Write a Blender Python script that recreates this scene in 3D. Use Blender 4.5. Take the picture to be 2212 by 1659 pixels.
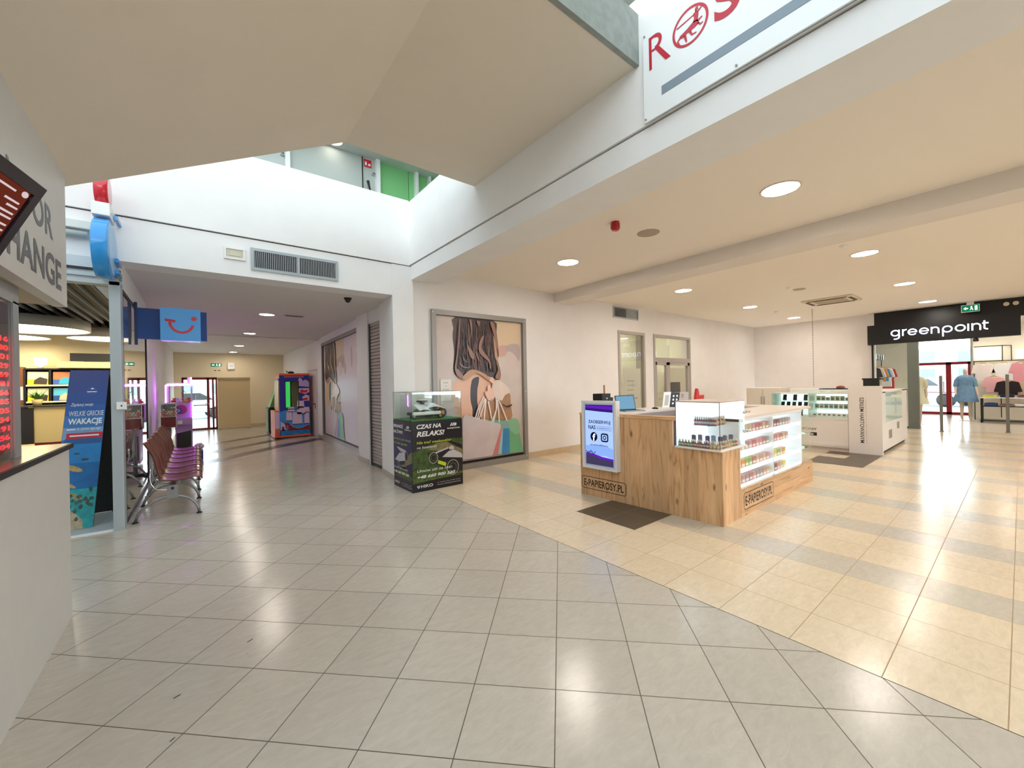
import bpy, bmesh, math, random
from mathutils import Vector, Matrix
random.seed(7)
for o in list(bpy.data.objects): bpy.data.objects.remove(o)
C = bpy.context.scene.collection
PI = math.pi
def lin(c):
    c = c/255.0
    return c/12.92 if c <= 0.04045 else ((c+0.055)/1.055)**2.4
def rgb(t): return (lin(t[0]), lin(t[1]), lin(t[2]), 1.0)

# ---------------------------------------------------------------- camera
cam = bpy.data.cameras.new('camera'); camo = bpy.data.objects.new('camera', cam); C.objects.link(camo)
cam.sensor_width = 36.0; cam.lens = 36.0*865.25/2212.0; cam.clip_start = 0.02; cam.clip_end = 300
yaw, roll = 0.6658, -0.02029
f0 = Vector((math.sin(yaw), math.cos(yaw), 0)); r0 = Vector((math.cos(yaw), -math.sin(yaw), 0)); u0 = Vector((0, 0, 1))
rr = r0*math.cos(roll)+u0*math.sin(roll); uu = -r0*math.sin(roll)+u0*math.cos(roll)
camo.matrix_world = Matrix(((rr.x, uu.x, -f0.x, 0), (rr.y, uu.y, -f0.y, 0), (rr.z, uu.z, -f0.z, 1.5), (0, 0, 0, 1)))
bpy.context.scene.camera = camo

# ---------------------------------------------------------------- sky, daylight and exposure
vs = bpy.context.scene.view_settings
bpy.context.scene.display_settings.display_device = 'sRGB'
vs.view_transform = 'Standard'; vs.look = 'None'; vs.gamma = 1.0; vs.use_curve_mapping = False
vs.exposure = 1.12
w = bpy.data.worlds.new('sky'); bpy.context.scene.world = w; w.use_nodes = True
bg = w.node_tree.nodes['Background']; bg.inputs[0].default_value = (0.82, 0.94, 1.0, 1); bg.inputs[1].default_value = 1.5
wt = w.node_tree; tcw = wt.nodes.new('ShaderNodeTexCoord'); sxw = wt.nodes.new('ShaderNodeSeparateXYZ'); wt.links.new(tcw.outputs['Generated'], sxw.inputs[0])
mrw = wt.nodes.new('ShaderNodeMapRange'); mrw.interpolation_type = 'SMOOTHSTEP'; wt.links.new(sxw.outputs[2], mrw.inputs[0])   # hazy sky: brightest near the horizon
mrw.inputs[1].default_value = 0.02; mrw.inputs[2].default_value = 0.4; mrw.inputs[3].default_value = 7.0; mrw.inputs[4].default_value = 0.95
wt.links.new(mrw.outputs[0], bg.inputs[1])
def area(name, loc, rot, sx, sy, power, col=(1, 1, 1), portal=False):
    l = bpy.data.lights.new(name, 'AREA'); l.shape = 'RECTANGLE'; l.size = sx; l.size_y = sy; l.energy = power; l.color = col
    o = bpy.data.objects.new(name, l); C.objects.link(o); o.location = loc; o.rotation_euler = rot
    if portal: l.cycles.is_portal = True
    return o
area('skylight_portal', (-0.6, -0.5, 6.15), (0, 0, 0), 6.7, 11.0, 10, portal=True)
area('shop_door_portal', (22.75, 1.88, 1.4), (0, PI/2, 0), 2.8, 1.5, 10, portal=True)
area('corridor_door_portal', (0.0, 19.45, 1.0), (-PI/2, 0, 0), 1.1, 2.0, 10, portal=True)
area('side_entrance_portal', (8.5, -4.35, 1.4), (PI/2, 0, 0), 4.0, 2.8, 10, portal=True)

# ---------------------------------------------------------------- materials
MATS = {}
def M(name, col=(200, 200, 200), rough=0.5, metal=0.0, emit=0.0, ecol=None, var=0.0, vs_=8.0, stretch=(1, 1, 1), bump=0.0, spec=0.5, coat=0.0, alpha=1.0):
    if name in MATS: return MATS[name]
    m = bpy.data.materials.new(name); m.use_nodes = True; nt = m.node_tree; b = nt.nodes['Principled BSDF']
    b.inputs['Base Color'].default_value = rgb(col); b.inputs['Roughness'].default_value = rough
    b.inputs['Metallic'].default_value = metal; b.inputs['Specular IOR Level'].default_value = spec
    if coat: b.inputs['Coat Weight'].default_value = coat
    if alpha < 1: b.inputs['Alpha'].default_value = alpha
    if emit:
        b.inputs['Emission Color'].default_value = rgb(ecol or col); b.inputs['Emission Strength'].default_value = emit
    if var or bump:
        tc = nt.nodes.new('ShaderNodeTexCoord'); mp = nt.nodes.new('ShaderNodeMapping'); mp.inputs['Scale'].default_value = stretch
        n = nt.nodes.new('ShaderNodeTexNoise'); n.inputs['Scale'].default_value = vs_; n.inputs['Detail'].default_value = 6
        nt.links.new(tc.outputs['Object'], mp.inputs[0]); nt.links.new(mp.outputs[0], n.inputs['Vector'])
        if var:
            r = nt.nodes.new('ShaderNodeValToRGB'); a = rgb(col)
            r.color_ramp.elements[0].position = 0.3; r.color_ramp.elements[1].position = 0.7
            r.color_ramp.elements[0].color = tuple(max(0, x*(1-var)) for x in a[:3])+(1,)
            r.color_ramp.elements[1].color = tuple(min(1, x*(1+var)) for x in a[:3])+(1,)
            nt.links.new(n.outputs['Fac'], r.inputs[0]); nt.links.new(r.outputs[0], b.inputs['Base Color'])
        if bump:
            bp = nt.nodes.new('ShaderNodeBump'); bp.inputs['Strength'].default_value = bump; bp.inputs['Distance'].default_value = 0.01
            nt.links.new(n.outputs['Fac'], bp.inputs['Height']); nt.links.new(bp.outputs[0], b.inputs['Normal'])
    MATS[name] = m; return m
def glass(name, tint=(0.97, 0.99, 0.98), refl=1.0):
    if name in MATS: return MATS[name]
    m = bpy.data.materials.new(name); m.use_nodes = True; nt = m.node_tree
    for n in list(nt.nodes): nt.nodes.remove(n)
    o = nt.nodes.new('ShaderNodeOutputMaterial'); mx = nt.nodes.new('ShaderNodeMixShader')
    t = nt.nodes.new('ShaderNodeBsdfTransparent'); t.inputs[0].default_value = (*tint, 1)
    g = nt.nodes.new('ShaderNodeBsdfGlossy'); g.inputs['Roughness'].default_value = 0.02; g.inputs[0].default_value = (1, 1, 1, 1)
    f = nt.nodes.new('ShaderNodeFresnel'); f.inputs[0].default_value = 1.5
    mu = nt.nodes.new('ShaderNodeMath'); mu.operation = 'MULTIPLY'; mu.inputs[1].default_value = refl
    ge = nt.nodes.new('ShaderNodeNewGeometry'); bf = nt.nodes.new('ShaderNodeMath'); bf.operation = 'SUBTRACT'; bf.inputs[0].default_value = 1.0; nt.links.new(ge.outputs['Backfacing'], bf.inputs[1])
    m2 = nt.nodes.new('ShaderNodeMath'); m2.operation = 'MULTIPLY'
    nt.links.new(f.outputs[0], mu.inputs[0]); nt.links.new(mu.outputs[0], m2.inputs[0]); nt.links.new(bf.outputs[0], m2.inputs[1]); nt.links.new(m2.outputs[0], mx.inputs[0])
    nt.links.new(t.outputs[0], mx.inputs[1]); nt.links.new(g.outputs[0], mx.inputs[2]); nt.links.new(mx.outputs[0], o.inputs[0])
    MATS[name] = m; return m
def emat(name, col, s=1.0):
    if name in MATS: return MATS[name]
    m = bpy.data.materials.new(name); m.use_nodes = True; nt = m.node_tree
    for n in list(nt.nodes): nt.nodes.remove(n)
    o = nt.nodes.new('ShaderNodeOutputMaterial'); e = nt.nodes.new('ShaderNodeEmission')
    e.inputs[0].default_value = rgb(col); e.inputs[1].default_value = s; nt.links.new(e.outputs[0], o.inputs[0])
    MATS[name] = m; return m

class NG:
    """little helper to write maths in a node tree"""
    def __init__(s, nt): s.nt = nt
    def m(s, op, a, b=None, c=None):
        n = s.nt.nodes.new('ShaderNodeMath'); n.operation = op
        for i, x in enumerate((a, b, c)):
            if x is None: continue
            if isinstance(x, (int, float)): n.inputs[i].default_value = x
            else: s.nt.links.new(x, n.inputs[i])
        return n.outputs[0]
    def mix(s, f, a, b):
        n = s.nt.nodes.new('ShaderNodeMix'); n.data_type = 'RGBA'
        for k, x in ((0, f), (6, a), (7, b)):
            if isinstance(x, (int, float)): n.inputs[k].default_value = x
            elif isinstance(x, tuple): n.inputs[k].default_value = x
            else: s.nt.links.new(x, n.inputs[k])
        return n.outputs[2]

def tile_mat(name, diag, base, alt, grout, pitch, ph, band=False, rough=0.17, gw=0.0045):
    m = bpy.data.materials.new(name); m.use_nodes = True; nt = m.node_tree; b = nt.nodes['Principled BSDF']; g = NG(nt)
    geo = nt.nodes.new('ShaderNodeNewGeometry'); sp = nt.nodes.new('ShaderNodeSeparateXYZ'); nt.links.new(geo.outputs['Position'], sp.inputs[0])
    X, Y = sp.outputs[0], sp.outputs[1]
    if diag:
        u = g.m('MULTIPLY', g.m('SUBTRACT', X, Y), 2**-.5); v = g.m('MULTIPLY', g.m('ADD', X, Y), 2**-.5)
    else: u, v = X, Y
    u = g.m('DIVIDE', g.m('SUBTRACT', u, ph[0]), pitch[0]); v = g.m('DIVIDE', g.m('SUBTRACT', v, ph[1]), pitch[1])
    iu, iv = g.m('FLOOR', u), g.m('FLOOR', v); fu, fv = g.m('FRACT', u), g.m('FRACT', v)
    du = g.m('MINIMUM', fu, g.m('SUBTRACT', 1.0, fu)); dv = g.m('MINIMUM', fv, g.m('SUBTRACT', 1.0, fv))
    d = g.m('MULTIPLY', g.m('MINIMUM', du, dv), pitch[0])
    line = g.m('LESS_THAN', d, gw/2)
    cb = nt.nodes.new('ShaderNodeCombineXYZ'); nt.links.new(iu, cb.inputs[0]); nt.links.new(iv, cb.inputs[1])
    wn = nt.nodes.new('ShaderNodeTexWhiteNoise'); nt.links.new(cb.outputs[0], wn.inputs['Vector'])
    n1 = nt.nodes.new('ShaderNodeTexNoise'); n1.inputs['Scale'].default_value = 11; n1.inputs['Detail'].default_value = 9; n1.inputs['Roughness'].default_value = 0.72; n1.inputs['Distortion'].default_value = 0.6
    mp = nt.nodes.new('ShaderNodeMapping'); mp.inputs['Rotation'].default_value = (0, 0, 0.5); mp.inputs['Scale'].default_value = (1, 2.6, 1)
    ad = nt.nodes.new('ShaderNodeVectorMath'); ad.operation = 'ADD'
    sc = nt.nodes.new('ShaderNodeVectorMath'); sc.operation = 'SCALE'; sc.inputs[3].default_value = 7.3
    nt.links.new(cb.outputs[0], sc.inputs[0]); nt.links.new(geo.outputs['Position'], ad.inputs[0]); nt.links.new(sc.outputs[0], ad.inputs[1])
    nt.links.new(ad.outputs[0], mp.inputs[0]); nt.links.new(mp.outputs[0], n1.inputs['Vector'])
    col = g.mix(g.m('MULTIPLY', wn.outputs['Value'], 0.75), rgb(base), rgb(alt))
    if band:
        k = g.m('MODULO', iu, 3.0); isb = g.m('LESS_THAN', k, 0.5)
        isb = g.m('MULTIPLY', isb, g.m('GREATER_THAN', iu, 1.5))
        col = g.mix(isb, col, rgb((206, 197, 180)))
    spk = nt.nodes.new('ShaderNodeMapRange'); nt.links.new(n1.outputs['Fac'], spk.inputs[0])
    spk.inputs[1].default_value = 0.3; spk.inputs[2].default_value = 0.72; spk.inputs[3].default_value = 0.90; spk.inputs[4].default_value = 1.09
    hs = nt.nodes.new('ShaderNodeHueSaturation'); nt.links.new(col, hs.inputs['Color']); nt.links.new(spk.outputs[0], hs.inputs['Value'])
    col = g.mix(line, hs.outputs[0], rgb(grout))
    nt.links.new(col, b.inputs['Base Color'])
    b.inputs['Specular IOR Level'].default_value = 0.5
    rn = nt.nodes.new('ShaderNodeMapRange'); nt.links.new(n1.outputs['Fac'], rn.inputs[0])
    rn.inputs[3].default_value = rough-0.05; rn.inputs[4].default_value = rough+0.07
    r2 = g.m('MAXIMUM', rn.outputs[0], g.m('MULTIPLY', line, 0.7)); nt.links.new(r2, b.inputs['Roughness'])
    # each tile lies a hair out of level
    wv = nt.nodes.new('ShaderNodeVectorMath'); wv.operation = 'SUBTRACT'; nt.links.new(wn.outputs['Color'], wv.inputs[0]); wv.inputs[1].default_value = (0.5, 0.5, 0.5)
    w2 = nt.nodes.new('ShaderNodeVectorMath'); w2.operation = 'MULTIPLY'; nt.links.new(wv.outputs[0], w2.inputs[0]); w2.inputs[1].default_value = (0.006, 0.006, 0)
    bp = nt.nodes.new('ShaderNodeBump'); bp.inputs['Strength'].default_value = 0.05; bp.inputs['Distance'].default_value = 0.01
    nt.links.new(n1.outputs['Fac'], bp.inputs['Height'])
    w3 = nt.nodes.new('ShaderNodeVectorMath'); w3.operation = 'ADD'; nt.links.new(bp.outputs[0], w3.inputs[0]); nt.links.new(w2.outputs[0], w3.inputs[1])
    nt.links.new(w3.outputs[0], b.inputs['Normal'])
    MATS[name] = m; return m

def wood_mat(name, vertical=True):
    m = bpy.data.materials.new(name); m.use_nodes = True; nt = m.node_tree; b = nt.nodes['Principled BSDF']; g = NG(nt)
    tc = nt.nodes.new('ShaderNodeTexCoord'); sp = nt.nodes.new('ShaderNodeSeparateXYZ'); nt.links.new(tc.outputs['Object'], sp.inputs[0])
    w = g.m('ADD', g.m('MULTIPLY', sp.outputs[0], 0.9), sp.outputs[1])      # runs along whichever face
    al, ac = (sp.outputs[2], w) if vertical else (w, sp.outputs[2])
    pl = g.m('FLOOR', g.m('DIVIDE', ac, 0.155))
    cb = nt.nodes.new('ShaderNodeCombineXYZ'); nt.links.new(g.m('MULTIPLY', ac, 14.0), cb.inputs[0]); nt.links.new(g.m('MULTIPLY', al, 1.3), cb.inputs[1]); nt.links.new(pl, cb.inputs[2])
    n = nt.nodes.new('ShaderNodeTexNoise'); n.inputs['Scale'].default_value = 1.4; n.inputs['Detail'].default_value = 8; n.inputs['Distortion'].default_value = 1.2
    nt.links.new(cb.outputs[0], n.inputs['Vector'])
    cb2 = nt.nodes.new('ShaderNodeCombineXYZ'); nt.links.new(g.m('MULTIPLY', ac, 7.5), cb2.inputs[0]); nt.links.new(g.m('MULTIPLY', al, 3.0), cb2.inputs[1]); nt.links.new(pl, cb2.inputs[2])
    v = nt.nodes.new('ShaderNodeTexVoronoi'); v.inputs['Scale'].default_value = 1.0; nt.links.new(cb2.outputs[0], v.inputs['Vector'])
    kn = nt.nodes.new('ShaderNodeMapRange'); nt.links.new(v.outputs['Distance'], kn.inputs[0]); kn.inputs[1].default_value = 0.05; kn.inputs[2].default_value = 0.16; kn.inputs[3].default_value = 0.75; kn.inputs[4].default_value = 0
    r = nt.nodes.new('ShaderNodeValToRGB'); e = r.color_ramp.elements
    e[0].position = 0.25; e[0].color = rgb((182, 130, 84)); e[1].position = 0.75; e[1].color = rgb((238, 194, 148))
    x = e.new(0.48); x.color = rgb((224, 176, 128))
    nt.links.new(n.outputs['Fac'], r.inputs[0])
    wn = nt.nodes.new('ShaderNodeTexWhiteNoise'); wn.noise_dimensions = '1D'; nt.links.new(pl, wn.inputs['W'])
    hs = nt.nodes.new('ShaderNodeHueSaturation'); nt.links.new(r.outputs[0], hs.inputs['Color'])
    nt.links.new(g.m('ADD', 0.84, g.m('MULTIPLY', wn.outputs['Value'], 0.22)), hs.inputs['Value'])
    col = g.mix(kn.outputs[0], hs.outputs[0], rgb((92, 52, 28)))
    nt.links.new(col, b.inputs['Base Color']); b.inputs['Roughness'].default_value = 0.42
    MATS[name] = m; return m

# ---------------------------------------------------------------- mesh building
class Fr:
    """a flat frame: origin, u, v (unit) and n = u x v"""
    def __init__(s, o, u, v):
        s.o = Vector(o); s.u = Vector(u).normalized(); s.v = Vector(v).normalized(); s.n = s.u.cross(s.v)
    def p(s, a, b, c=0.0): return s.o+s.u*a+s.v*b+s.n*c
_tcache = {}
def text_geo(txt, bold=0.0, shear=0.0):
    k = (txt, bold, shear)
    if k in _tcache: return _tcache[k]
    cu = bpy.data.curves.new('t', 'FONT'); cu.body = txt; cu.size = 1.0; cu.offset = bold; cu.shear = shear; cu.resolution_u = 4; cu.fill_mode = 'FRONT'
    ob = bpy.data.objects.new('t', cu); me = bpy.data.meshes.new_from_object(ob)
    vs_ = [v.co.copy() for v in me.vertices]; fs = [tuple(p.vertices) for p in me.polygons]
    bpy.data.objects.remove(ob); bpy.data.curves.remove(cu); bpy.data.meshes.remove(me)
    x0 = min(v.x for v in vs_); x1 = max(v.x for v in vs_); y0 = min(v.y for v in vs_); y1 = max(v.y for v in vs_)
    vs_ = [((v.x-x0)/(x1-x0), (v.y-y0)/(y1-y0)) for v in vs_]
    _tcache[k] = (vs_, fs); return _tcache[k]
class MB:
    def __init__(s): s.v = []; s.f = []; s.m = []; s.sm = []
    def add(s, vs, fs, m=0, sm=False, T=None):
        n = len(s.v)
        for p in vs:
            p = Vector(p)
            s.v.append(T @ p if T is not None else p)
        for f in fs: s.f.append(tuple(i+n for i in f)); s.m.append(m); s.sm.append(sm)
        return s
    def box(s, x0, y0, z0, x1, y1, z1, m=0, T=None):
        x0, x1 = sorted((x0, x1)); y0, y1 = sorted((y0, y1)); z0, z1 = sorted((z0, z1))
        return s.add([(x0, y0, z0), (x1, y0, z0), (x1, y1, z0), (x0, y1, z0), (x0, y0, z1), (x1, y0, z1), (x1, y1, z1), (x0, y1, z1)],
                     [(0, 3, 2, 1), (4, 5, 6, 7), (0, 1, 5, 4), (1, 2, 6, 5), (2, 3, 7, 6), (3, 0, 4, 7)], m, False, T)
    def fbox(s, F, a0, b0, c0, a1, b1, c1, m=0):
        P = [F.p(a, b, c) for c in (c0, c1) for b, a in ((b0, a0), (b0, a1), (b1, a1), (b1, a0))]
        fs = [(0, 3, 2, 1), (4, 5, 6, 7), (0, 1, 5, 4), (1, 2, 6, 5), (2, 3, 7, 6), (3, 0, 4, 7)]
        if (c1-c0) < 0: fs = [tuple(reversed(f)) for f in fs]
        return s.add(P, fs, m)
    def poly(s, pts, m=0): return s.add(pts, [tuple(range(len(pts)))], m)
    def fpoly(s, F, pts, c=0.0, m=0, su=1.0, sv=1.0):
        P = [F.p(a*su, b*sv, c) for a, b in pts]
        ar = sum(pts[i][0]*pts[(i+1) % len(pts)][1]-pts[(i+1) % len(pts)][0]*pts[i][1] for i in range(len(pts)))
        if ar < 0: P.reverse()
        return s.poly(P, m)
    def frect(s, F, a0, b0, a1, b1, c=0.0, m=0): return s.fpoly(F, [(a0, b0), (a1, b0), (a1, b1), (a0, b1)], c, m)
    def fdisc(s, F, a, b, r, c=0.0, m=0, n=28, rb=None):
        rb = rb or r
        return s.fpoly(F, [(a+r*math.cos(2*PI*i/n), b+rb*math.sin(2*PI*i/n)) for i in range(n)], c, m)
    def fring(s, F, a, b, r, t, c=0.0, m=0, n=28, rb=None, a0=0.0, a1=2*PI):
        rb = rb or r; P = []
        for i in range(n+1):
            g = a0+(a1-a0)*i/n
            P += [F.p(a+r*math.cos(g), b+rb*math.sin(g), c), F.p(a+(r-t)*math.cos(g), b+(rb-t)*math.sin(g), c)]
        return s.add(P, [(2*i, 2*i+2, 2*i+3, 2*i+1) for i in range(n)], m)
    def fline(s, F, pts, t, c=0.0, m=0):
        for (a, b), (a2, b2) in zip(pts, pts[1:]):
            L = math.hypot(a2-a, b2-b) or 1e-6; nx, ny = -(b2-b)/L*t/2, (a2-a)/L*t/2
            s.fpoly(F, [(a+nx, b+ny), (a-nx, b-ny), (a2-nx, b2-ny), (a2+nx, b2+ny)], c, m)
        return s
    def frrect(s, F, a0, b0, a1, b1, r, t, c=0.0, m=0):
        """rounded outline"""
        o = []; i = []
        for (cx, cy, st) in ((a1-r, b1-r, 0), (a0+r, b1-r, 1), (a0+r, b0+r, 2), (a1-r, b0+r, 3)):
            for k in range(5):
                g = PI/2*(st+k/4); o.append((cx+r*math.cos(g), cy+r*math.sin(g))); i.append((cx+(r-t)*math.cos(g), cy+(r-t)*math.sin(g)))
        n = len(o); P = [F.p(*q, c) for q in o]+[F.p(*q, c) for q in i]
        return s.add(P, [(k, (k+1) % n, n+(k+1) % n, n+k) for k in range(n)], m)
    def text(s, F, txt, a, b, w, h, c=0.001, m=0, bold=0.0, shear=0.0, depth=0.0):
        vs_, fs = text_geo(txt, bold, shear)
        P = [F.p(a+x*w, b+y*h, c) for x, y in vs_]; s.add(P, fs, m)
        if depth:
            from collections import Counter
            ec = Counter(); od = {}
            for f in fs:
                for i in range(len(f)):
                    e = (f[i], f[(i+1) % len(f)]); k = tuple(sorted(e)); ec[k] += 1; od[k] = e
            n = len(s.v); P2 = [F.p(a+x*w, b+y*h, c-depth) for x, y in vs_]
            s.v += P2; base = n-len(vs_)
            for k, q in ec.items():
                if q == 1:
                    i, j = od[k]; s.f.append((base+j, base+i, n+i, n+j)); s.m.append(m); s.sm.append(False)
        return s
    def tube(s, pts, r, m=0, n=10, cap=True, rs=None):
        pts = [Vector(p) for p in pts]; P = []; prev = None
        for i, p in enumerate(pts):
            d = (pts[min(i+1, len(pts)-1)]-pts[max(i-1, 0)]).normalized()
            if prev is None:
                a = Vector((0, 0, 1)) if abs(d.z) < 0.9 else Vector((1, 0, 0)); x = d.cross(a).normalized()
            else: x = (prev-d*prev.dot(d)).normalized()
            prev = x; y = d.cross(x); q = rs[i] if rs else r
            P += [p+x*q*math.cos(2*PI*k/n)+y*q*math.sin(2*PI*k/n) for k in range(n)]
        fs = []
        for i in range(len(pts)-1):
            for k in range(n): fs.append((i*n+k, i*n+(k+1) % n, (i+1)*n+(k+1) % n, (i+1)*n+k))
        s.add(P, fs, m, True)
        if cap:
            L = len(s.v)-len(P)
            s.f += [tuple(L+k for k in reversed(range(n))), tuple(L+(len(pts)-1)*n+k for k in range(n))]; s.m += [m, m]; s.sm += [False, False]
        return s
    def lathe(s, prof, c=(0, 0, 0), m=0, n=32, ax='z', sx=1.0, sy=1.0, sm=True):
        P = []
        for r, z in prof:
            for k in range(n):
                g = 2*PI*k/n; x, y = r*math.cos(g)*sx, r*math.sin(g)*sy
                q = {'z': (x, y, z), 'x': (z, x, y), 'y': (y, z, x)}[ax]
                P.append((c[0]+q[0], c[1]+q[1], c[2]+q[2]))
        fs = []
        for i in range(len(prof)-1):
            for k in range(n): fs.append((i*n+k, i*n+(k+1) % n, (i+1)*n+(k+1) % n, (i+1)*n+k))
        s.add(P, fs, m, sm); L = len(s.v)-len(P)
        if prof[0][0] > 1e-5: s.f.append(tuple(L+k for k in reversed(range(n)))); s.m.append(m); s.sm.append(False)
        if prof[-1][0] > 1e-5: s.f.append(tuple(L+(len(prof)-1)*n+k for k in range(n))); s.m.append(m); s.sm.append(False)
        return s
    def cyl(s, c, r, h, m=0, n=28, ax='z', r2=None): return s.lathe([(r, 0), (r if r2 is None else r2, h)], c, m, n, ax)
    def ball(s, c, r, m=0, n=16, sx=1, sy=1, sz=1):
        return s.lathe([(max(r*math.sin(PI*i/10), 1e-6), -r*sz*math.cos(PI*i/10)) for i in range(11)], c, m, n, 'z', sx, sy)
    def prism(s, pts, z0, z1, m=0):
        ar = sum(pts[i][0]*pts[(i+1) % len(pts)][1]-pts[(i+1) % len(pts)][0]*pts[i][1] for i in range(len(pts)))
        if ar < 0: pts = pts[::-1]
        n = len(pts)
        return s.add([(x, y, z0) for x, y in pts]+[(x, y, z1) for x, y in pts],
                     [tuple(reversed(range(n))), tuple(range(n, 2*n))]+[(i, (i+1) % n, n+(i+1) % n, n+i) for i in range(n)], m)
    def fprism(s, F, pts, c0, c1, m=0):
        ar = sum(pts[i][0]*pts[(i+1) % len(pts)][1]-pts[(i+1) % len(pts)][0]*pts[i][1] for i in range(len(pts)))
        if ar < 0: pts = pts[::-1]
        n = len(pts)
        return s.add([F.p(x, y, c0) for x, y in pts]+[F.p(x, y, c1) for x, y in pts],
                     [tuple(reversed(range(n))), tuple(range(n, 2*n))]+[(i, (i+1) % n, n+(i+1) % n, n+i) for i in range(n)], m)
    def grid(s, fn, nu, nv, m=0, thick=None):
        P = [Vector(fn(i/nu, j/nv)) for j in range(nv+1) for i in range(nu+1)]
        fs = [(j*(nu+1)+i, j*(nu+1)+i+1, (j+1)*(nu+1)+i+1, (j+1)*(nu+1)+i) for j in range(nv) for i in range(nu)]
        return s.add(P, fs, m, True)
    def build(s, name, mats, parent=None, bev=0.0, solid=0.0, world=False, mesh_only=False):
        me = bpy.data.meshes.new(name)
        if world and parent is not None:
            inv = parent.matrix_basis.inverted(); vv = [inv @ v for v in s.v]
        else: vv = s.v
        me.from_pydata([tuple(v) for v in vv], [], s.f)
        if not isinstance(mats, (list, tuple)): mats = [mats]
        for x in mats: me.materials.append(x)
        for i, p in enumerate(me.polygons): p.material_index = s.m[i]; p.use_smooth = s.sm[i]
        me.update()
        o = bpy.data.objects.new(name, me); C.objects.link(o)
        if parent is not None: o.parent = parent
        if solid: q = o.modifiers.new('solid', 'SOLIDIFY'); q.thickness = solid; q.offset = 0
        if bev: q = o.modifiers.new('bevel', 'BEVEL'); q.width = bev; q.segments = 2; q.limit_method = 'ANGLE'; q.angle_limit = 0.9
        return o
def tag(o, label, cat, group=None, kind=None):
    if label: o['label'] = label
    if cat: o['category'] = cat
    if group: o['group'] = group
    if kind: o['kind'] = kind
    return o
def thing(name, label, cat, loc=(0, 0, 0), rz=0.0, group=None):
    o = bpy.data.objects.new(name, None); C.objects.link(o); o.location = loc; o.rotation_euler = (0, 0, rz)
    o.matrix_basis = Matrix.Translation(loc) @ Matrix.Rotation(rz, 4, 'Z')
    o.empty_display_size = 0.1
    return tag(o, label, cat, group)
def struct(name, mb, mats, bev=0.0, parent=None):
    o = mb.build(name, mats, parent, bev)
    if parent is None: o['kind'] = 'structure'
    return o
def dup(root, loc=None, rz=None, label=None, group=None):
    r = root.copy(); C.objects.link(r)
    if loc is not None: r.location = loc
    if rz is not None: r.rotation_euler = (0, 0, rz)
    if label: r['label'] = label
    if group: r['group'] = group
    for ch in list(root.children):
        c = ch.copy(); C.objects.link(c); c.parent = r
        for g in list(ch.children):
            d = g.copy(); C.objects.link(d); d.parent = c
    return r
# ================================================================ the setting
WALL = M('wall_paint', (240, 238, 236), 0.75, var=0.02, vs_=3)
WALLR = M('hall_wall_paint', (236, 230, 226), 0.7, var=0.02, vs_=3)
CEIL = M('ceiling_paint', (246, 237, 225), 0.8)
BEIGE = M('beige_wall_paint', (232, 216, 182), 0.8)
SLAB = M('stair_underside_paint', (234, 224, 208), 0.85, var=0.015, vs_=2)
CONC = M('concrete_edge', (150, 156, 150), 0.7, var=0.12, vs_=14)
GREY = M('grey_aluminium', (158, 160, 160), 0.38, 0.25)
GREYL = M('light_grey_aluminium', (176, 184, 188), 0.4, 0.2)
DARK = M('black_rubber', (22, 22, 24), 0.5)
WHITE = M('white_lacquer', (238, 238, 236), 0.3)
GL = glass('clear_glass')
SKIRT = M('skirting_tile', (206, 182, 148), 0.35, var=0.05)
SKIRTG = M('grey_skirting_tile', (172, 160, 148), 0.35, var=0.05)

TG = tile_mat('grey_floor_tile', True, (203, 194, 180), (193, 184, 170), (92, 82, 70), (.404, .404), (-.052, .353))
TB = tile_mat('beige_floor_tile', False, (231, 213, 184), (223, 205, 175), (166, 140, 108), (.396, .397), (2.657, .054), band=True)
DT = M('dark_floor_tile', (88, 78, 66), 0.3, var=0.12, vs_=30)
DG = M('dark_grout', (30, 26, 22), 0.8)

f = MB()
f.poly([(-6, -6, 0), (2.66, -6, 0), (2.66, 6.13, 0), (3.2, 6.13, 0), (3.2, 19.5, 0), (-0.645, 19.5, 0), (-0.645, 6.13, 0), (-6, 6.13, 0)], 0)
# dark stripes across the corridor floor
def q(*p): f.poly([(x, y, 0.0012) for x, y in p], 1)
q((-.64, 9.45), (1.64, 11.70), (2.86, 12.62), (2.86, 13.1), (1.64, 12.22), (-.64, 10.0))
q((-.64, 11.0), (1.8, 13.3), (2.1, 13.6), (1.9, 13.85), (-.64, 11.55))
q((-.64, 12.9), (1.9, 15.1), (1.9, 15.45), (-.64, 13.35))
# small bits of dirt lying on the tiles
for x, y, a, l in ((.223, 2.865, .5, .035), (.196, 2.737, 1, .01), (-.103, 2.579, .4, .03), (-.109, 2.276, .7, .022)):
    dx, dy = math.cos(a)*l/2, math.sin(a)*l/2
    f.poly([(x-dx-dy*.2, y-dy+dx*.2, .0015), (x-dx+dy*.2, y-dy-dx*.2, .0015), (x+dx+dy*.2, y+dy-dx*.2, .0015), (x+dx-dy*.2, y+dy+dx*.2, .0015)], 2)
struct('floor', f, [TG, M('dark_corridor_tile', (72, 64, 64), 0.28, var=.08), DG])
f = MB(); f.poly([(2.66, -6, 0), (16.1, -6, 0), (16.1, 6.13, 0), (2.66, 6.13, 0)], 0)
f.box(2.6565, -6, -.01, 2.6605, 6.13, .0008, 2)
for i, j in ((2, 6), (3, 6), (2, 7), (3, 7), (15, 4), (16, 5), (17, 4), (18, 4), (18, 5), (15, 5), (16, 4)):
    x, y = 2.657+i*.396, .054+j*.397
    f.poly([(x+.003, y+.003, .001), (x+.393, y+.003, .001), (x+.393, y+.394, .001), (x+.003, y+.394, .001)], 1)
struct('floor', f, [TB, DT, DG])
f = MB(); f.poly([(16.1, -6, 0), (24, -6, 0), (24, 5, 0), (16.1, 5, 0)], 0)
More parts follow.
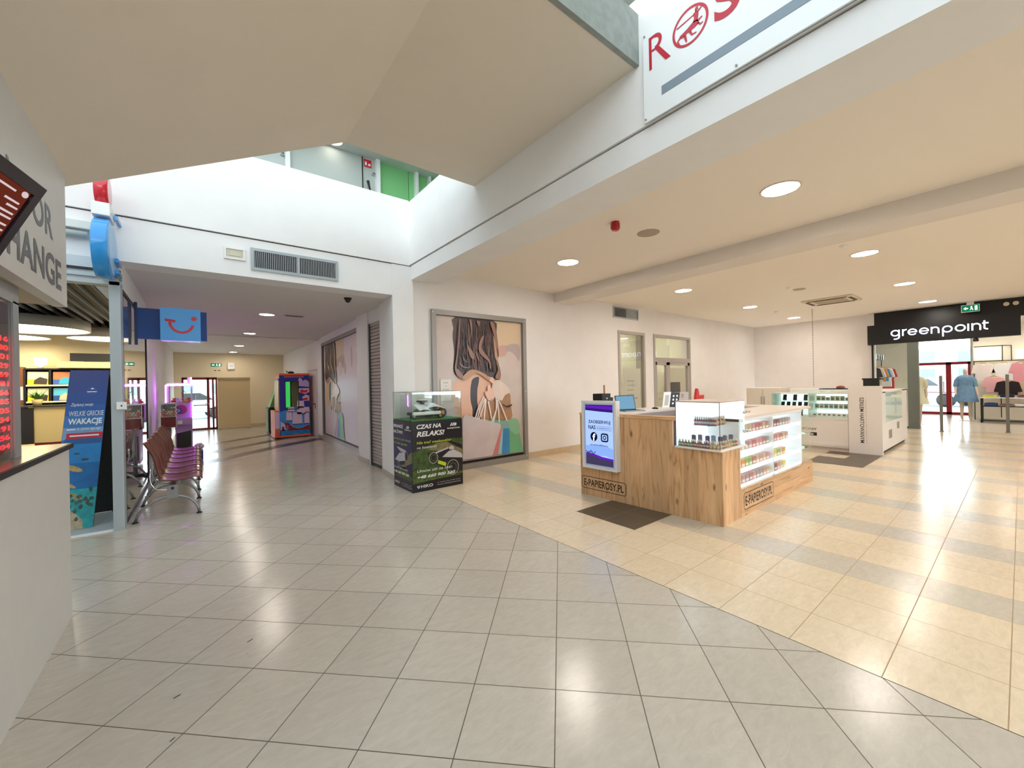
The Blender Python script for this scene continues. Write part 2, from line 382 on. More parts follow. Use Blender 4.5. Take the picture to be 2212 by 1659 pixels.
struct('floor', f, M('shop_floor', (214, 204, 188), 0.22, var=.03, vs_=2))
f = MB(); f.box(-6, 6.125, -.02, -.64, 12.1, .012, 0); f.box(-6, 6.08, -.02, -.735, 6.125, .014, 1)
struct('floor', f, [M('agency_floor', (176, 190, 196), 0.4, var=.03), WHITE])

# --- main beam along the hall with the parapet wall on top, column, vent beam
b = MB(); b.box(2.75, -6, 3.22, 3.25, 6.13, 3.445, 0); b.box(2.77, -6, 3.44, 3.2, 6.2, 3.46, 1); b.box(2.73, -6, 3.458, 2.95, 6.22, 4.47, 0)  # black strip below the parapet stands in for the shade in its gap
struct('trim_1', b, [WALL, DARK])
b = MB(); b.box(-6, 6.10, 2.94, 2.45, 6.45, 3.428, 0); b.box(-6, 6.12, 3.42, 2.75, 6.4, 3.445, 1); b.box(-6, 6.08, 3.443, 2.73, 6.25, 4.49, 0)  # gap shade under this parapet is a black strip too
struct('trim_2', b, [WALL, DARK])
b = MB(); b.prism([(2.43, 6.09), (2.78, 6.09), (2.78, 6.91), (2.515, 6.91)], 0, 3.43); struct('wall_column', b, WALL)
b = MB(); b.prism([(2.418, 6.078), (2.78, 6.078), (2.78, 6.9), (2.503, 6.9)], 0, .085); struct('baseboard_column', b, SKIRTG)
# --- hall north wall with openings (poster window, window, door)
def wall_y(y0, y1, xs, z1, holes):
    m = MB(); x = xs[0]
    for (a, b_, z0, zt) in holes:
        m.box(x, y0, 0, a, y1, z1)
        if z0 > 0: m.box(a, y0, 0, b_, y1, z0)
        m.box(a, y0, zt, b_, y1, z1); x = b_
    m.box(x, y0, 0, xs[1], y1, z1); return m
struct('wall_north', wall_y(6.13, 6.4, (2.78, 16.4), 3.41, [(3.1, 5.16, 0, 2.79), (8.15, 9.28, .05, 2.77), (9.68, 11.62, 0, 2.77)]), WALLR)
b = MB(); b.box(5.18, 6.112, 0, 8.12, 6.14, .12); b.box(9.31, 6.112, 0, 9.66, 6.14, .12); b.box(11.64, 6.112, 0, 16.3, 6.14, .12); struct('baseboard_north', b, SKIRT)
# --- far east wall, shop shell, south wall with the side entrance
b = MB(); b.box(16.3, 2.83, 0, 16.45, 6.4, 3.41); struct('wall_east', b, WALLR)
b = MB(); b.box(2.75, -4.4, 0, 6.5, -4.2, 3.41); b.box(10.5, -4.4, 0, 16.1, -4.2, 3.41); b.box(6.5, -4.4, 2.85, 10.5, -4.2, 3.41)
b.box(16.1, -4.4, 0, 16.3, -1.9, 3.41); b.box(2.75, -6, 0, 2.95, -4.2, 3.3)
struct('wall_south', b, WALLR)
b = MB(); b.box(22.55, -4, 0, 22.75, 1.17, 3.2); b.box(22.55, 2.62, 0, 22.75, 4.2, 3.2); b.box(22.55, 1.17, 2.86, 22.75, 2.62, 3.2)
b.box(16.46, 4.0, 0, 22.6, 4.2, 3.2); b.box(16.3, -4.2, 0, 22.6, -4.0, 3.2); b.box(20.7, .2, 0, 20.8, 1.02, 3.15); b.box(20.7, -4, 0, 20.8, .2, 3.15)
struct('wall_shop', b, M('shop_wall_paint', (240, 234, 218), .8))
b = MB(); b.box(16.46, -4.2, 3.15, 22.75, 4.2, 3.2); struct('ceiling', b, WHITE)
# --- hall ceiling with its second beam
b = MB(); b.box(3.25, -6, 3.41, 16.45, 6.4, 3.6); struct('ceiling', b, CEIL)
b = MB(); b.box(6.0, -4.2, 3.21, 6.48, 6.13, 3.412); struct('trim_3', b, M('beam_paint', (230, 222, 214), .8))
# --- landing slab and the stair flight going up to it
b = MB(); b.box(1.2, 1.82, 3.95, 2.74, 4.15, 4.02, 0); b.box(1.2, 1.80, 3.945, 2.74, 1.84, 4.34, 1); b.box(1.2, 1.84, 4.02, 2.74, 4.1, 4.25, 1)
k = .52
b.add([(1.2, 1.82, 3.95), (1.2, 4.15, 3.95), (-5.2, 4.15, 3.95-6.4*k), (-5.2, 1.82, 3.95-6.4*k), (1.2, 1.82, 4.2), (1.2, 4.15, 4.2), (-5.2, 4.15, 4.2-6.4*k), (-5.2, 1.82, 4.2-6.4*k)],
      [(0, 3, 2, 1), (4, 5, 6, 7), (0, 4, 7, 3), (1, 2, 6, 5), (0, 1, 5, 4), (2, 3, 7, 6)], 0)
for i in range(16):
    x = 1.2-i*.28; z = 4.2-(i)*.28*k
    b.box(x-.28, 1.84, z-.12, x, 4.13, z+.02, 1)
b.add([(1.2, 1.80, 3.945), (-5.2, 1.80, 3.945-6.4*k), (-5.2, 1.80, 4.34-6.4*k), (1.2, 1.80, 4.34), (1.2, 1.84, 3.945), (-5.2, 1.84, 3.945-6.4*k), (-5.2, 1.84, 4.34-6.4*k), (1.2, 1.84, 4.34)],
      [(0, 3, 2, 1), (4, 5, 6, 7), (0, 1, 5, 4), (2, 3, 7, 6)], 1)
struct('ceiling', b, [SLAB, CONC])
# --- upper storey behind the parapets
UW = M('upper_wall_paint', (182, 188, 182), .7); GRN = M('green_partition', (128, 196, 128), .5)
b = MB(); b.box(-6, 6.25, 3.5, 8, 8.7, 3.56); struct('floor', b, CONC)
b = MB(); b.box(-6, 8.6, 3.56, 3.17, 8.75, 6.4, 0); b.box(3.17, 8.6, 3.56, 3.86, 8.75, 6.4, 1); b.box(3.875, 8.6, 3.56, 8, 8.75, 6.4, 1); b.box(2.82, 8.585, 3.56, 2.84, 8.61, 6.4, 2)
struct('wall_upper', b, [UW, GRN, DARK])
b = MB(); b.box(-6, 6.25, 6.4, 8, 8.8, 6.55); b.box(2.75, -6, 6.4, 8, 6.25, 6.55); struct('ceiling', b, M('upper_ceiling', (220, 224, 218), .8))
b = MB(); b.box(3.10, 8.5, 3.56, 3.18, 8.6, 6.4); b.box(4.0, 8.5, 3.56, 4.07, 8.6, 6.4); b.box(4.34, 8.5, 3.56, 4.39, 8.6, 6.4)
b.box(1.37, 8.5, 3.56, 1.45, 8.6, 6.4); struct('trim_4', b, WHITE)
b = MB(); b.box(7.8, -6, 3.6, 8, 8.7, 6.4); struct('wall_upper_east', b, UW)
b = MB(); b.box(7.0, 1.4, 3.6, 7.06, 1.46, 6.2); b.box(5.0, .9, 3.6, 5.1, 1.0, 6.2); b.box(4.1, 1.62, 3.6, 4.16, 1.68, 6.2); struct('trim_5', b, M('timber_post', (176, 160, 130), .6))
# --- west and back of the atrium (behind the camera)
b = MB(); b.box(-6.2, -6, 0, -6, 12.1, 6.2); struct('wall_west', b, WALL)
b = MB(); b.box(-6.2, -6.2, 0, 8, -6, 6.2); struct('wall_back', b, WALL)
# --- corridor
b = MB(); b.box(-.72, 6.45, 2.94, 3.2, 12.9, 3.3, 0); b.box(-.72, 12.9, 2.915, 3.2, 19.3, 3.3, 0); b.box(-.72, 12.86, 2.93, 3.2, 12.9, 2.942, 0); struct('ceiling', b, M('corridor_ceiling', (226, 220, 214), .8))
b = MB()
b.box(2.62, 6.92, 0, 3.2, 7.0, 2.94)
b.box(2.6, 7.0, 2.70, 3.0, 7.75, 2.94); b.box(2.9, 7.0, 0, 3.2, 19.4, 2.94); b.box(2.58, 7.75, 0, 3.0, 8.42, 2.94)
b.prism([(2.66, 8.42), (2.80, 12.4), (3.0, 12.4), (3.0, 8.42)], 2.76, 2.94)
b.prism([(2.86, 12.4), (2.86, 13.16), (3.0, 13.16), (3.0, 12.4)], 0, 2.94); b.box(2.86, 13.16, 2.06, 3.0, 14.5, 2.94); b.box(2.86, 14.5, 0, 3.0, 19.4, 2.94)
struct('wall_corridor_right', b, WALL)
b = MB(); b.box(2.566, 7.77, 0, 2.60, 8.42, .1); b.box(2.85, 12.42, 0, 2.87, 13.14, .1); b.box(2.85, 14.52, 0, 2.87, 19.2, .1); struct('baseboard_corridor', b, SKIRTG)
b = MB(); b.box(-.86, 8.9, 0, -.68, 19.4, 2.94); struct('wall_corridor_left', b, WALL)
b = MB(); b.box(-.7, 19.2, 0, -.46, 19.4, 2.94); b.box(-.46, 19.2, 1.99, .6, 19.4, 2.94); b.box(.6, 19.2, 0, 3, 19.4, 2.94); struct('wall_corridor_end', b, BEIGE)
b = MB(); b.box(.62, 19.18, 0, 2.86, 19.21, .12); struct('baseboard_end', b, SKIRT)
# --- travel agency shell
b = MB(); b.box(-6, 12.0, 0, -.86, 12.15, 2.9); struct('wall_agency_back', b, BEIGE)
b = MB(); b.box(-6, 6.2, 2.78, -.72, 12.0, 2.82, 0)
x = -5.9
while x < -.75:
    b.box(x, 6.25, 2.735, x+.007, 11.9, 2.78, 1); x += .127
struct('ceiling', b, [DARK, M('ceiling_slat_edge', (186, 186, 186), .5)])
b = MB(); b.box(-6, 6.08, 2.70, -.66, 6.2, 2.94, 1); b.box(-6, 6.06, 2.66, -.64, 6.2, 2.70, 0); b.box(-6, 6.05, 2.73, -.64, 6.2, 2.77, 0); b.box(-6, 6.05, 2.80, -.64, 6.1, 2.82, 2)
struct('trim_6', b, [GREYL, M('header_panel', (206, 214, 216), .5), DARK])
b = MB(); b.box(-.735, 6.06, 0, -.645, 6.24, 2.70); struct('trim_7', b, GREYL, .004)
# --- outside: pavement, pale buildings and sky beyond the doors
b = MB(); b.box(22.76, -30, -.05, 84, 80, -.01); b.box(-30, 19.5, -.05, 22.7, 80, -.01); b.box(2.7, -40, -.05, 22.7, -4.45, -.01); struct('floor', b, M('pavement', (226, 230, 232), .8, var=.05))
# ================================================================ left: exchange booth
BW = M('booth_laminate', (206, 203, 198), .45, var=.02)
LET = M('dark_grey_lettering', (96, 98, 104), .45)
t = thing('exchange_booth', 'grey exchange booth at the left edge with dark lettering above its counter', 'booth', (-1.3, 1.0, 0))
b = MB(); b.box(-.75, -3, 2.08, -.685, 3.99, 2.975)
F = Fr((-.6845, 0, 0), (0, 1, 0), (0, 0, 1))
b.text(F, 'KANTOR', 2.55, 2.437, 1.12, .185, .001, 1, bold=.015); b.text(F, 'EXCHANGE', 2.36, 2.157, 1.486, .19, .001, 1, bold=.022)
b.build('fascia', [BW, LET], t, world=True)
b = MB(); b.box(-1.5, -3, 2.085, -.755, 3.97, 2.12); b.build('soffit', M('booth_soffit', (186, 168, 142), .6), t, world=True)
b = MB(); b.box(-.75, -3, 0, -.687, 3.97, 1.125); b.box(-1.5, 3.9, 0, -.75, 3.97, 1.125); b.build('counter_front', BW, t, world=True)
b = MB(); b.box(-1.5, -3, 1.126, -.675, 4.03, 1.155, 0); b.box(-1.49, -3, 1.155, -.685, 4.02, 1.158, 1)
b.build('countertop', [DARK, M('brushed_counter', (150, 138, 110), .22, .6)], t, world=True)
b = MB(); b.box(-.788, 3.335, 1.158, -.77, 3.42, 2.0); b.box(-.788, -3, 1.99, -.77, 3.42, 2.085); b.build('window_frame', GREY, t, world=True)
b = MB(); b.box(-.782, -3, 1.158, -.778, 3.335, 1.99); b.build('pane', GL, t, world=True)
t = thing('rate_board', 'black exchange rate board with rows of glowing red digits in the booth window', 'rate board', (-.82, 2.8, 1.16))
b = MB(); b.box(-.84, 2.2, 1.16, -.80, 3.42, 1.985); b.build('board', M('rate_board_black', (30, 26, 30), .3), t, world=True)
b = MB(); F = Fr((-.799, 0, 0), (0, 1, 0), (0, 0, 1)); random.seed(3)
for i in range(13):
    z = 1.78-i*.0475
    b.text(F, '%d.%02d %d.%02d' % (random.randint(1, 5), random.randint(0, 99), random.randint(1, 5), random.randint(0, 99)), 2.84, z, .53, .028, .001, 0, bold=.02)
b.build('digits', emat('red_led', (255, 28, 40), 1.6), t, world=True)
# tilted menu screen fixed in front of the booth fascia
t = thing('menu_screen', 'black framed tilted screen with orange picture hanging in front of the grey booth fascia', 'screen', (-.5, 1.4, 1.6))
e1 = Vector((-.185, -.983, 0)).normalized(); e2 = Vector((.418, -.078, .905)).normalized(); P1 = Vector((-.352, 1.802, 2.113)); Wd, Hd = 1.02, .58
F = Fr(P1+e1*Wd-e2*Hd, -e1, e2)
b = MB(); b.fbox(F, 0, 0, -.045, Wd, Hd, -.004); b.fbox(F, .035, 0, -.004, Wd-.03, .035, .008); b.fbox(F, .035, Hd-.035, -.004, Wd-.03, Hd, .008); b.fbox(F, 0, 0, -.004, .035, Hd, .008); b.fbox(F, Wd-.03, 0, -.004, Wd, Hd, .008)
b.build('frame', M('screen_bezel', (28, 24, 34), .3), t, world=True)
b = MB(); b.frect(F, .035, .035, Wd-.03, Hd-.035, 0, 0); b.fpoly(F, [(.035, .035), (.86, .035), (.945, .42), (.80, Hd-.035), (.035, Hd-.035)], .0006, 1)
for i, (a, v, l) in enumerate(((.83, .523, .105), (.913, .497, .06), (.934, .482, .045), (.915, .463, .062), (.92, .449, .06), (.93, .427, .05), (.93, .41, .05), (.92, .39, .06), (.5, .4, .25), (.45, .33, .3))):
    b.fprism(F, [(a, v), (a+l, v+.002), (a+l+.001, v+.0075), (a+.001, v+.0065)], .001, .0016, 2)
b.fdisc(F, .972, .533, .014, .0012, 2, rb=.009)
b.build('display', [emat('menu_brown', (104, 44, 30), .42), emat('menu_orange', (172, 88, 24), .42), emat('menu_text', (226, 206, 210), .42)], t, world=True)
b = MB(); b.tube([F.p(.5, .25, -.045), (-.69, 1.45, 2.25)], .018); b.build('bracket', DARK, t, world=True)

# ---- projecting three-dimensional sign on the beam
t = thing('projecting_sign', 'red and blue three dimensional sign seen edge-on, jutting from the white beam', 'sign', (-.73, 6.08, 2.66))
SB = M('sign_blue', (38, 148, 222), .2, coat=.5); SR = M('sign_red', (216, 30, 52), .2, coat=.5)
b = MB(); b.lathe([(.27, 0), (.302, .008), (.302, .12), (.27, .128)], (-.795, 5.80, 2.965), 0, 40, 'x'); b.build('blue_disc', SB, t, world=True, bev=.004)
b = MB(); b.lathe([(.26, 0), (.25, .006)], (-.668, 5.80, 2.965), 0, 40, 'x'); b.build('disc_face', M('sign_pale_blue', (150, 190, 226), .3), t, world=True)
b = MB(); b.box(-.80, 5.66, 3.275, -.665, 5.98, 3.405); b.build('housing', WHITE, t, world=True, bev=.006)
b = MB(); b.lathe([(.13, 0), (.155, .006), (.155, .10), (.13, .106)], (-.785, 5.80, 3.56), 0, 36, 'x'); b.build('red_disc', SR, t, world=True)
for z in (2.74, 2.86, 3.31): b = MB(); b.box(-.66, 5.85, z, -.63, 6.10, z+.04); b.build('bracket', SB, t, world=True)
# ---- strip light over the agency front
t = thing('strip_light', 'white strip light mounted along the beam above the agency entrance', 'light', (-1.8, 6.05, 3.12))
b = MB(); b.box(-2.9, 5.99, 3.20, -.84, 6.08, 3.29); b.build('housing', M('strip_housing', (222, 224, 218), .4), t, world=True, bev=.008)
b = MB(); b.cyl((-2.86, 6.03, 3.155), .03, 1.98, 0, 16, 'x'); b.build('tube', M('strip_tube', (226, 226, 210), .3), t, world=True)
# ---- square smile sign on the corridor side of the agency
t = thing('agency_sign', 'square blue light box sign with red smile hanging over the corridor', 'sign', (-.2, 7.2, 2.18))
b = MB(); b.box(-.64, 7.20, 2.20, .12, 7.24, 2.61); b.build('backboard', M('navy_board', (18, 66, 140), .35), t, world=True)
b = MB(); b.box(-.38, 7.12, 2.185, .05, 7.32, 2.63); b.build('light_box', M('sky_blue_box', (78, 146, 206), .25, emit=.12, ecol=(78, 146, 206)), t, world=True, bev=.004)
b = MB(); F = Fr((-.38, 7.117, 2.185), (1, 0, 0), (0, 0, 1)); sx, sy = .43, .445
b.fpoly(F, [(.11*sx, .66*sy), (.37*sx, .63*sy), (.36*sx, .55*sy), (.12*sx, .58*sy)], .0, 0)
b.fring(F, .52*sx, .56*sy, .325*sx, .075*sx, .0005, 0, 30, rb=.34*sy, a0=PI*1.0, a1=PI*1.93)
b.fdisc(F, .83*sx, .70*sy, .075*sx, .0, 0)
b.build('smile', SR, t, world=True)
b = MB(); b.box(-.64, 7.19, 2.12, -.61, 7.25, 2.68); b.build('bracket', M('navy_bracket', (16, 46, 92), .4), t, world=True)
# ---- small switch box on the post
t = thing('switch_box', 'small white switch box on the grey post of the agency front', 'switch', (-.65, 6.04, 1.31))
b = MB(); b.box(-.69, 6.03, 1.31, -.61, 6.058, 1.39); b.build('housing', WHITE, t, world=True, bev=.003)
b = MB(); F = Fr((-.65, 6.029, 1.35), (1, 0, 0), (0, 0, 1)); b.fdisc(F, 0, 0, .008, .0006, 0, 14); b.build('keyhole', DARK, t, world=True)
# ---- glass side of the agency
b = MB(); b.box(-.67, 6.24, 0, -.645, 6.27, 2.66); b.box(-.67, 8.85, 0, -.645, 8.90, 2.66); b.box(-.67, 6.27, 2.62, -.645, 8.85, 2.66); b.box(-.67, 6.27, 0, -.645, 8.85, .03)
wdw = struct('window_1', b, DARK)
b = MB(); b.box(-.661, 6.27, .03, -.655, 8.85, 2.62); b.build('pane', glass('shop_glass', (.9, .93, .93), 1.6), wdw)
b = MB(); b.box(-.86, 6.24, 2.66, -.645, 8.95, 2.94); struct('trim_8', b, WALL)

# ---------------------------------------------------------------- A-frame holiday banner
BB1 = M('banner_blue', (44, 92, 168), .45); BB0 = M('banner_deep_blue', (52, 68, 138), .45)
t = thing('a_frame_banner', 'tall blue holiday banner stand with sea picture in the agency entrance', 'banner', (-1.0, 6.5, 0))
BRp = Vector((-.93, 6.36, .02)); TR = Vector((-.82, 6.72, 1.76)); TL = Vector((-1.14, 6.72, 1.76)); BL = BRp+(TL-TR)
U = (TR-TL); V = (TL-BL); F = Fr(BL, U, V); Wb, Hb = U.length, V.length
b = MB(); n = F.n
b.fprism(F, [(0, 0), (Wb, 0), (Wb, Hb), (0, Hb)], -.012, 0, 0)
def bz(y0, y1, m, c): b.frect(F, .002, y0*Hb, Wb-.002, y1*Hb, c, m)
cols = [(60, 74, 140), (56, 76, 146), (48, 82, 156), (44, 96, 172), (60, 118, 186), (120, 158, 200)]
pm = [DARK]
for i, c in enumerate(cols): pm.append(M('banner_sky_%s' % 'abcdef'[i], c, .45)); bz(1-.075*(i+1)-.08*(i > 5), 1-.075*i, i+1, .0006)
pm += [M('banner_sea', (38, 128, 196), .4, var=.1, vs_=12), M('banner_deep_sea', (22, 104, 168), .4, var=.15, vs_=14), M('banner_turquoise', (36, 154, 160), .4, var=.25, vs_=16), M('banner_sand', (176, 162, 132), .5, var=.25, vs_=22), WHITE, M('banner_red', (200, 36, 60), .4), M('banner_mountain', (42, 92, 150), .4), M('banner_turtle', (176, 150, 96), .5, var=.3, vs_=30), M('banner_coral', (64, 84, 74), .5, var=.4, vs_=25)]
bz(.38, .55, 7, .0005); bz(.2, .40, 8, .0007); bz(.0, .24, 9, .0008)
b.fpoly(F, [(0, 0), (.75*Wb, 0), (.72*Wb, .05*Hb), (.5*Wb, .10*Hb), (.3*Wb, .13*Hb), (0, .2*Hb)], .001, 10)
b.fpoly(F, [(0, .52*Hb), (.1*Wb, .56*Hb), (.2*Wb, .575*Hb), (.32*Wb, .565*Hb), (.45*Wb, .585*Hb), (.6*Wb, .57*Hb), (.75*Wb, .585*Hb), (.9*Wb, .575*Hb), (Wb, .58*Hb), (Wb, .52*Hb)], .001, 13)
for (a, v, l) in ((.35, .37, .5), (.3, .27, .35), (.45, .20, .4)):
    b.fpoly(F, [((a+l*.5*math.cos(g))*Wb, (v+l*.035*math.sin(g)-.02*math.cos(g))*Hb) for g in [2*PI*i/12 for i in range(12)]], .0012, 14)
for (a, v, l) in ((.4, .46, .16), (.62, .42, .2)):
    b.fpoly(F, [((a+l*.5*math.cos(g))*Wb, (v+l*.04*math.sin(g))*Hb) for g in [2*PI*i/10 for i in range(10)]], .0012, 15)
random.seed(5)
for i in range(26):
    a, v = random.uniform(.05, .9), random.uniform(.05, .24)
    b.fpoly(F, [((a+random.uniform(.03, .09)*math.cos(g))*Wb, (v+random.uniform(.006, .02)*math.sin(g))*Hb) for g in [2*PI*k/8 for k in range(8)]], .0013+i*1e-5, 15)
b.fring(F, .60*Wb, .86*Hb, .115*Wb*1.1, .004, .0012, 5, 30, rb=.13*Wb)
b.fpoly(F, [(.56*Wb, .872*Hb), (.60*Wb, .885*Hb), (.66*Wb, .872*Hb)], .0012, 11); b.frect(F, .48*Wb, .853*Hb, .73*Wb, .859*Hb, .0012, 11)
b.text(F, 'Zaplanuj swoje', .12*Wb, .757*Hb, .55*Wb, .026*Hb, .0012, 11, shear=.3)
b.text(F, 'WIELKIE GRECKIE', .10*Wb, .700*Hb, .86*Wb, .031*Hb, .0012, 11)
b.text(F, 'WAKACJE', .10*Wb, .635*Hb, .84*Wb, .048*Hb, .0012, 11, bold=.03)
b.frect(F, .09*Wb, .610*Hb, .30*Wb, .617*Hb, .0012, 11); b.text(F, 'w rytmie siga-siga', .34*Wb, .604*Hb, .58*Wb, .018*Hb, .0012, 11, shear=.2)
b.frect(F, .10*Wb, .555*Hb, .99*Wb, .59*Hb, .0013, 12); b.frect(F, .18*Wb, .568*Hb, .9*Wb, .577*Hb, .0014, 11)
b.build('front_panel', pm, t, world=True)
n0 = F.p(0, 0); b = MB()
back = [TL+Vector((0, .01, 0)), TR+Vector((0, .01, 0)), Vector((-.80, 7.05, .02)), Vector((-1.12, 7.05, .02))]
b.add([p for p in back]+[p+Vector((0, .012, 0)) for p in back], [(0, 1, 2, 3), (7, 6, 5, 4), (0, 3, 7, 4), (1, 5, 6, 2), (0, 4, 5, 1), (3, 2, 6, 7)]); b.build('back_panel', DARK, t, world=True)
b = MB(); b.box(-.86, 7.0, .012, -.76, 7.1, .07); b.build('foot', DARK, t, world=True, bev=.01)

# ---------------------------------------------------------------- inside the travel agency
GLOW = emat('warm_pendant_glow', (255, 240, 205), 5.0)
p0 = None
for i, (x, y, z, r, l) in enumerate(((-2.1, 9.55, 2.50, .72, 'large grey drum pendant lamp nearest the agency entrance'), (-2.7, 11.0, 2.50, .60, 'drum pendant lamp deep inside the agency, behind the window post'), (-1.32, 10.75, 2.50, .55, 'drum pendant lamp deep inside the agency, beside the entrance post'))):
    t = thing('pendant_lamp', l, 'lamp', (x, y, z), 0, 'drum pendant lamps in the agency')
    b = MB(); b.lathe([(r-.01, .02), (r-.01, .0), (r, 0), (r, .16), (r-.01, .165), (.02, .165)], (0, 0, 0), 0, 48); b.build('shade', M('pendant_grey', (168, 164, 154), .5), t)
    b = MB(); b.lathe([(r-.015, 0), (.001, .0)], (0, 0, .012), 0, 48); b.build('diffuser', GLOW, t)
    b = MB(); b.cyl((0, 0, .165), .006, .07, 0, 8); b.build('cable', DARK, t)
# shelf with brochures
BW2 = M('brown_panel', (140, 84, 44), .5, var=.1)
t = thing('brochure_shelf', 'black wall shelf with brochure compartments at the back of the agency', 'shelf', (-1.9, 11.9, 0))
b = MB()
for z in (.95, 1.32, 1.64, 1.98): b.box(-2.6, 11.78, z-.015, -.95, 11.98, z+.012)
for k in range(6): b.box(-2.6+k*.33-.014, 11.78, .95, -2.6+k*.33+.014, 11.98, 1.98)
b.box(-2.6, 11.96, .95, -.95, 11.985, 1.98); b.box(-2.6, 11.78, 0, -2.57, 11.98, .95); b.box(-.98, 11.78, 0, -.95, 11.98, .95)
b.build('frame', DARK, t, world=True)
b = MB()
for z in (1.34, 1.66): b.box(-2.58, 11.765, z-.02, -.97, 11.78, z+.01)
b.build('lip', M('shelf_lip', (232, 222, 180), .4), t, world=True)
covers = [((244, 208, 40), (232, 226, 190), (60, 52, 40)), ((40, 96, 178), (214, 120, 60), (20, 170, 210)), ((120, 190, 60), (226, 230, 110), (60, 140, 200)), ((60, 150, 210), (236, 190, 130), (200, 90, 60)), ((250, 214, 50), (80, 150, 190), (240, 240, 230)), ((36, 80, 150), (90, 190, 220), (240, 200, 160))]
cn = ['yellow', 'blue and orange', 'green and yellow', 'light blue and sand', 'yellow and teal', 'navy and cyan']
for r_, z in enumerate((1.655, 1.335, .965)):
    rn = ('top', 'middle', 'bottom')[r_]
    for k in range(5):
        ci = (k*(1 if k < 2 else 1)+r_*4) % 6; x = -2.6+k*.33+.03
        b = MB(); F = Fr((x, 11.80, z), (1, 0, 0), (0, .12, 1)); b.fbox(F, 0, 0, -.02, .27, .27, 0, 0)
        c = covers[ci]; b.frect(F, .0, .12, .27, .27, .001, 1); b.fpoly(F, [(.08, .03), (.25, .02), (.26, .13), (.16, .17), (.09, .11)], .0015, 2)
        o = b.build('brochure', [M('cover_%s_a' % cn[ci].split()[0], c[0], .3), M('cover_%s_b' % cn[ci].split()[0], c[1], .3), M('cover_%s_c' % cn[ci].split()[0], c[2], .3)])
        tag(o, '%s brochure, %s row of the black shelf, %s from the left' % (cn[ci], rn, ('first', 'second', 'third', 'fourth', 'fifth')[k]), 'brochure', 'brochures on the agency shelf')
b = MB(); b.box(-2.95, 11.85, .9, -2.62, 11.98, 2.02); tag(b.build('cork_panel', BW2), 'brown wall panel left of the brochure shelf', 'panel')
b = MB(); F = Fr((-2.93, 11.845, 1.38), (1, 0, 0), (0, 0, 1)); b.fbox(F, 0, 0, -.0, .30, .26, .004, 0); b.fring(F, .13, .14, .09, .016, .005, 1, 20, rb=.05)
tag(b.build('paper_notice', [WHITE, SR]), 'white paper notice with a red ring mark on the brown panel', 'notice')
b = MB(); b.box(-2.15, 11.6, 1.995, -1.35, 11.9, 2.12); tag(b.build('storage_box', M('cream_carton', (226, 206, 150), .6), bev=.004), 'long cream box lying on top of the brochure shelf', 'box')
t = thing('monitor', 'black flat screen standing on the cream box in the agency', 'monitor', (-1.75, 11.8, 2.12)); b = MB(); b.box(-2.0, 11.78, 2.14, -1.42, 11.81, 2.30); b.build('screen', DARK, t, world=True); b = MB(); b.box(-1.8, 11.72, 2.12, -1.6, 11.88, 2.14); b.build('stand', DARK, t, world=True)
t = thing('table_lamp', 'small glowing cream lamp on the shelf top in the agency', 'lamp', (-2.4, 11.85, 1.99)); b = MB(); b.box(-2.48, 11.78, 2.06, -2.33, 11.92, 2.2); b.build('lamp_shade', emat('lamp_cream', (255, 226, 150), 2.5), t, world=True); b = MB(); b.cyl((-2.405, 11.85, 1.99), .04, .07); b.build('base', WHITE, t, world=True)
t = thing('agency_desk', 'beige and black reception desk inside the travel agency', 'desk', (-2.1, 10.8, 0))
b = MB(); b.box(-2.27, 10.75, .012, -1.2, 11.3, 1.26); b.build('body', M('desk_beige', (206, 182, 128), .45), t, world=True)
b = MB(); b.box(-2.6, 10.72, .012, -2.27, 11.3, 1.24); b.build('side_panel', M('desk_black', (36, 28, 26), .4), t, world=True)
b = MB(); b.box(-2.66, 10.70, 1.26, -1.15, 11.32, 1.285); b.build('top', M('desk_top_dark', (50, 40, 30), .3), t, world=True)
t = thing('potted_plant', 'small green potted plant on the agency reception desk', 'plant', (-2.28, 11.0, 1.285))
b = MB(); b.lathe([(.05, 0), (.07, .11)], (-2.28, 11.0, 1.285)); b.build('pot', M('plant_pot', (200, 180, 120), .5), t, world=True)
b = MB()
for i in range(26):
    g = i*2.4; l = .10+.06*random.random(); h = .08+.10*random.random(); c = Vector((-2.28, 11.0, 1.39)); d = Vector((math.cos(g)*l, math.sin(g)*l, h)); s_ = Vector((-math.sin(g), math.cos(g), 0))*.022
    b.poly([c, c+d*.5+s_, c+d, c+d*.5-s_])
b.build('leaves', M('leaf_green', (90, 130, 60), .5), t, world=True)
t = thing('office_desk', 'light wooden desk top in the agency behind the exchange booth', 'desk', (-1.9, 8.9, 0)); b = MB(); b.box(-2.5, 8.6, .70, -1.45, 9.3, .735); b.build('tabletop', M('desk_oak', (206, 160, 96), .45), t, world=True)
b = MB()
for x, y in ((-2.45, 8.65), (-1.5, 8.65), (-2.45, 9.25), (-1.5, 9.25)): b = MB(); b.box(x-.02, y-.02, .012, x+.02, y+.02, .70); b.build('leg', DARK, t, world=True)
t = thing('visitor_chair', 'red backed chair at the agency desk', 'chair', (-1.55, 8.3, 0)); b = MB(); b.grid(lambda u, v: (-1.75+u*.4, 8.32-.06*math.sin(PI*u), .5+v*.33), 8, 4); b.build('backrest', M('chair_red', (176, 60, 40), .5), t, world=True, solid=.02); b = MB(); b.box(-1.76, 8.34, .43, -1.34, 8.56, .46); b.build('seat', M('chair_red'), t, world=True); b = MB(); b.cyl((-1.55, 8.45, .012), .03, .42); b.build('leg', GREY, t, world=True)
t = thing('display_cabinet', 'brown cabinet with papers seen through the side glass of the agency', 'cabinet', (-1.1, 8.3, 0)); b = MB(); b.box(-1.5, 9.4, .012, -.95, 9.9, 1.0); b.build('body', BW2, t, world=True)
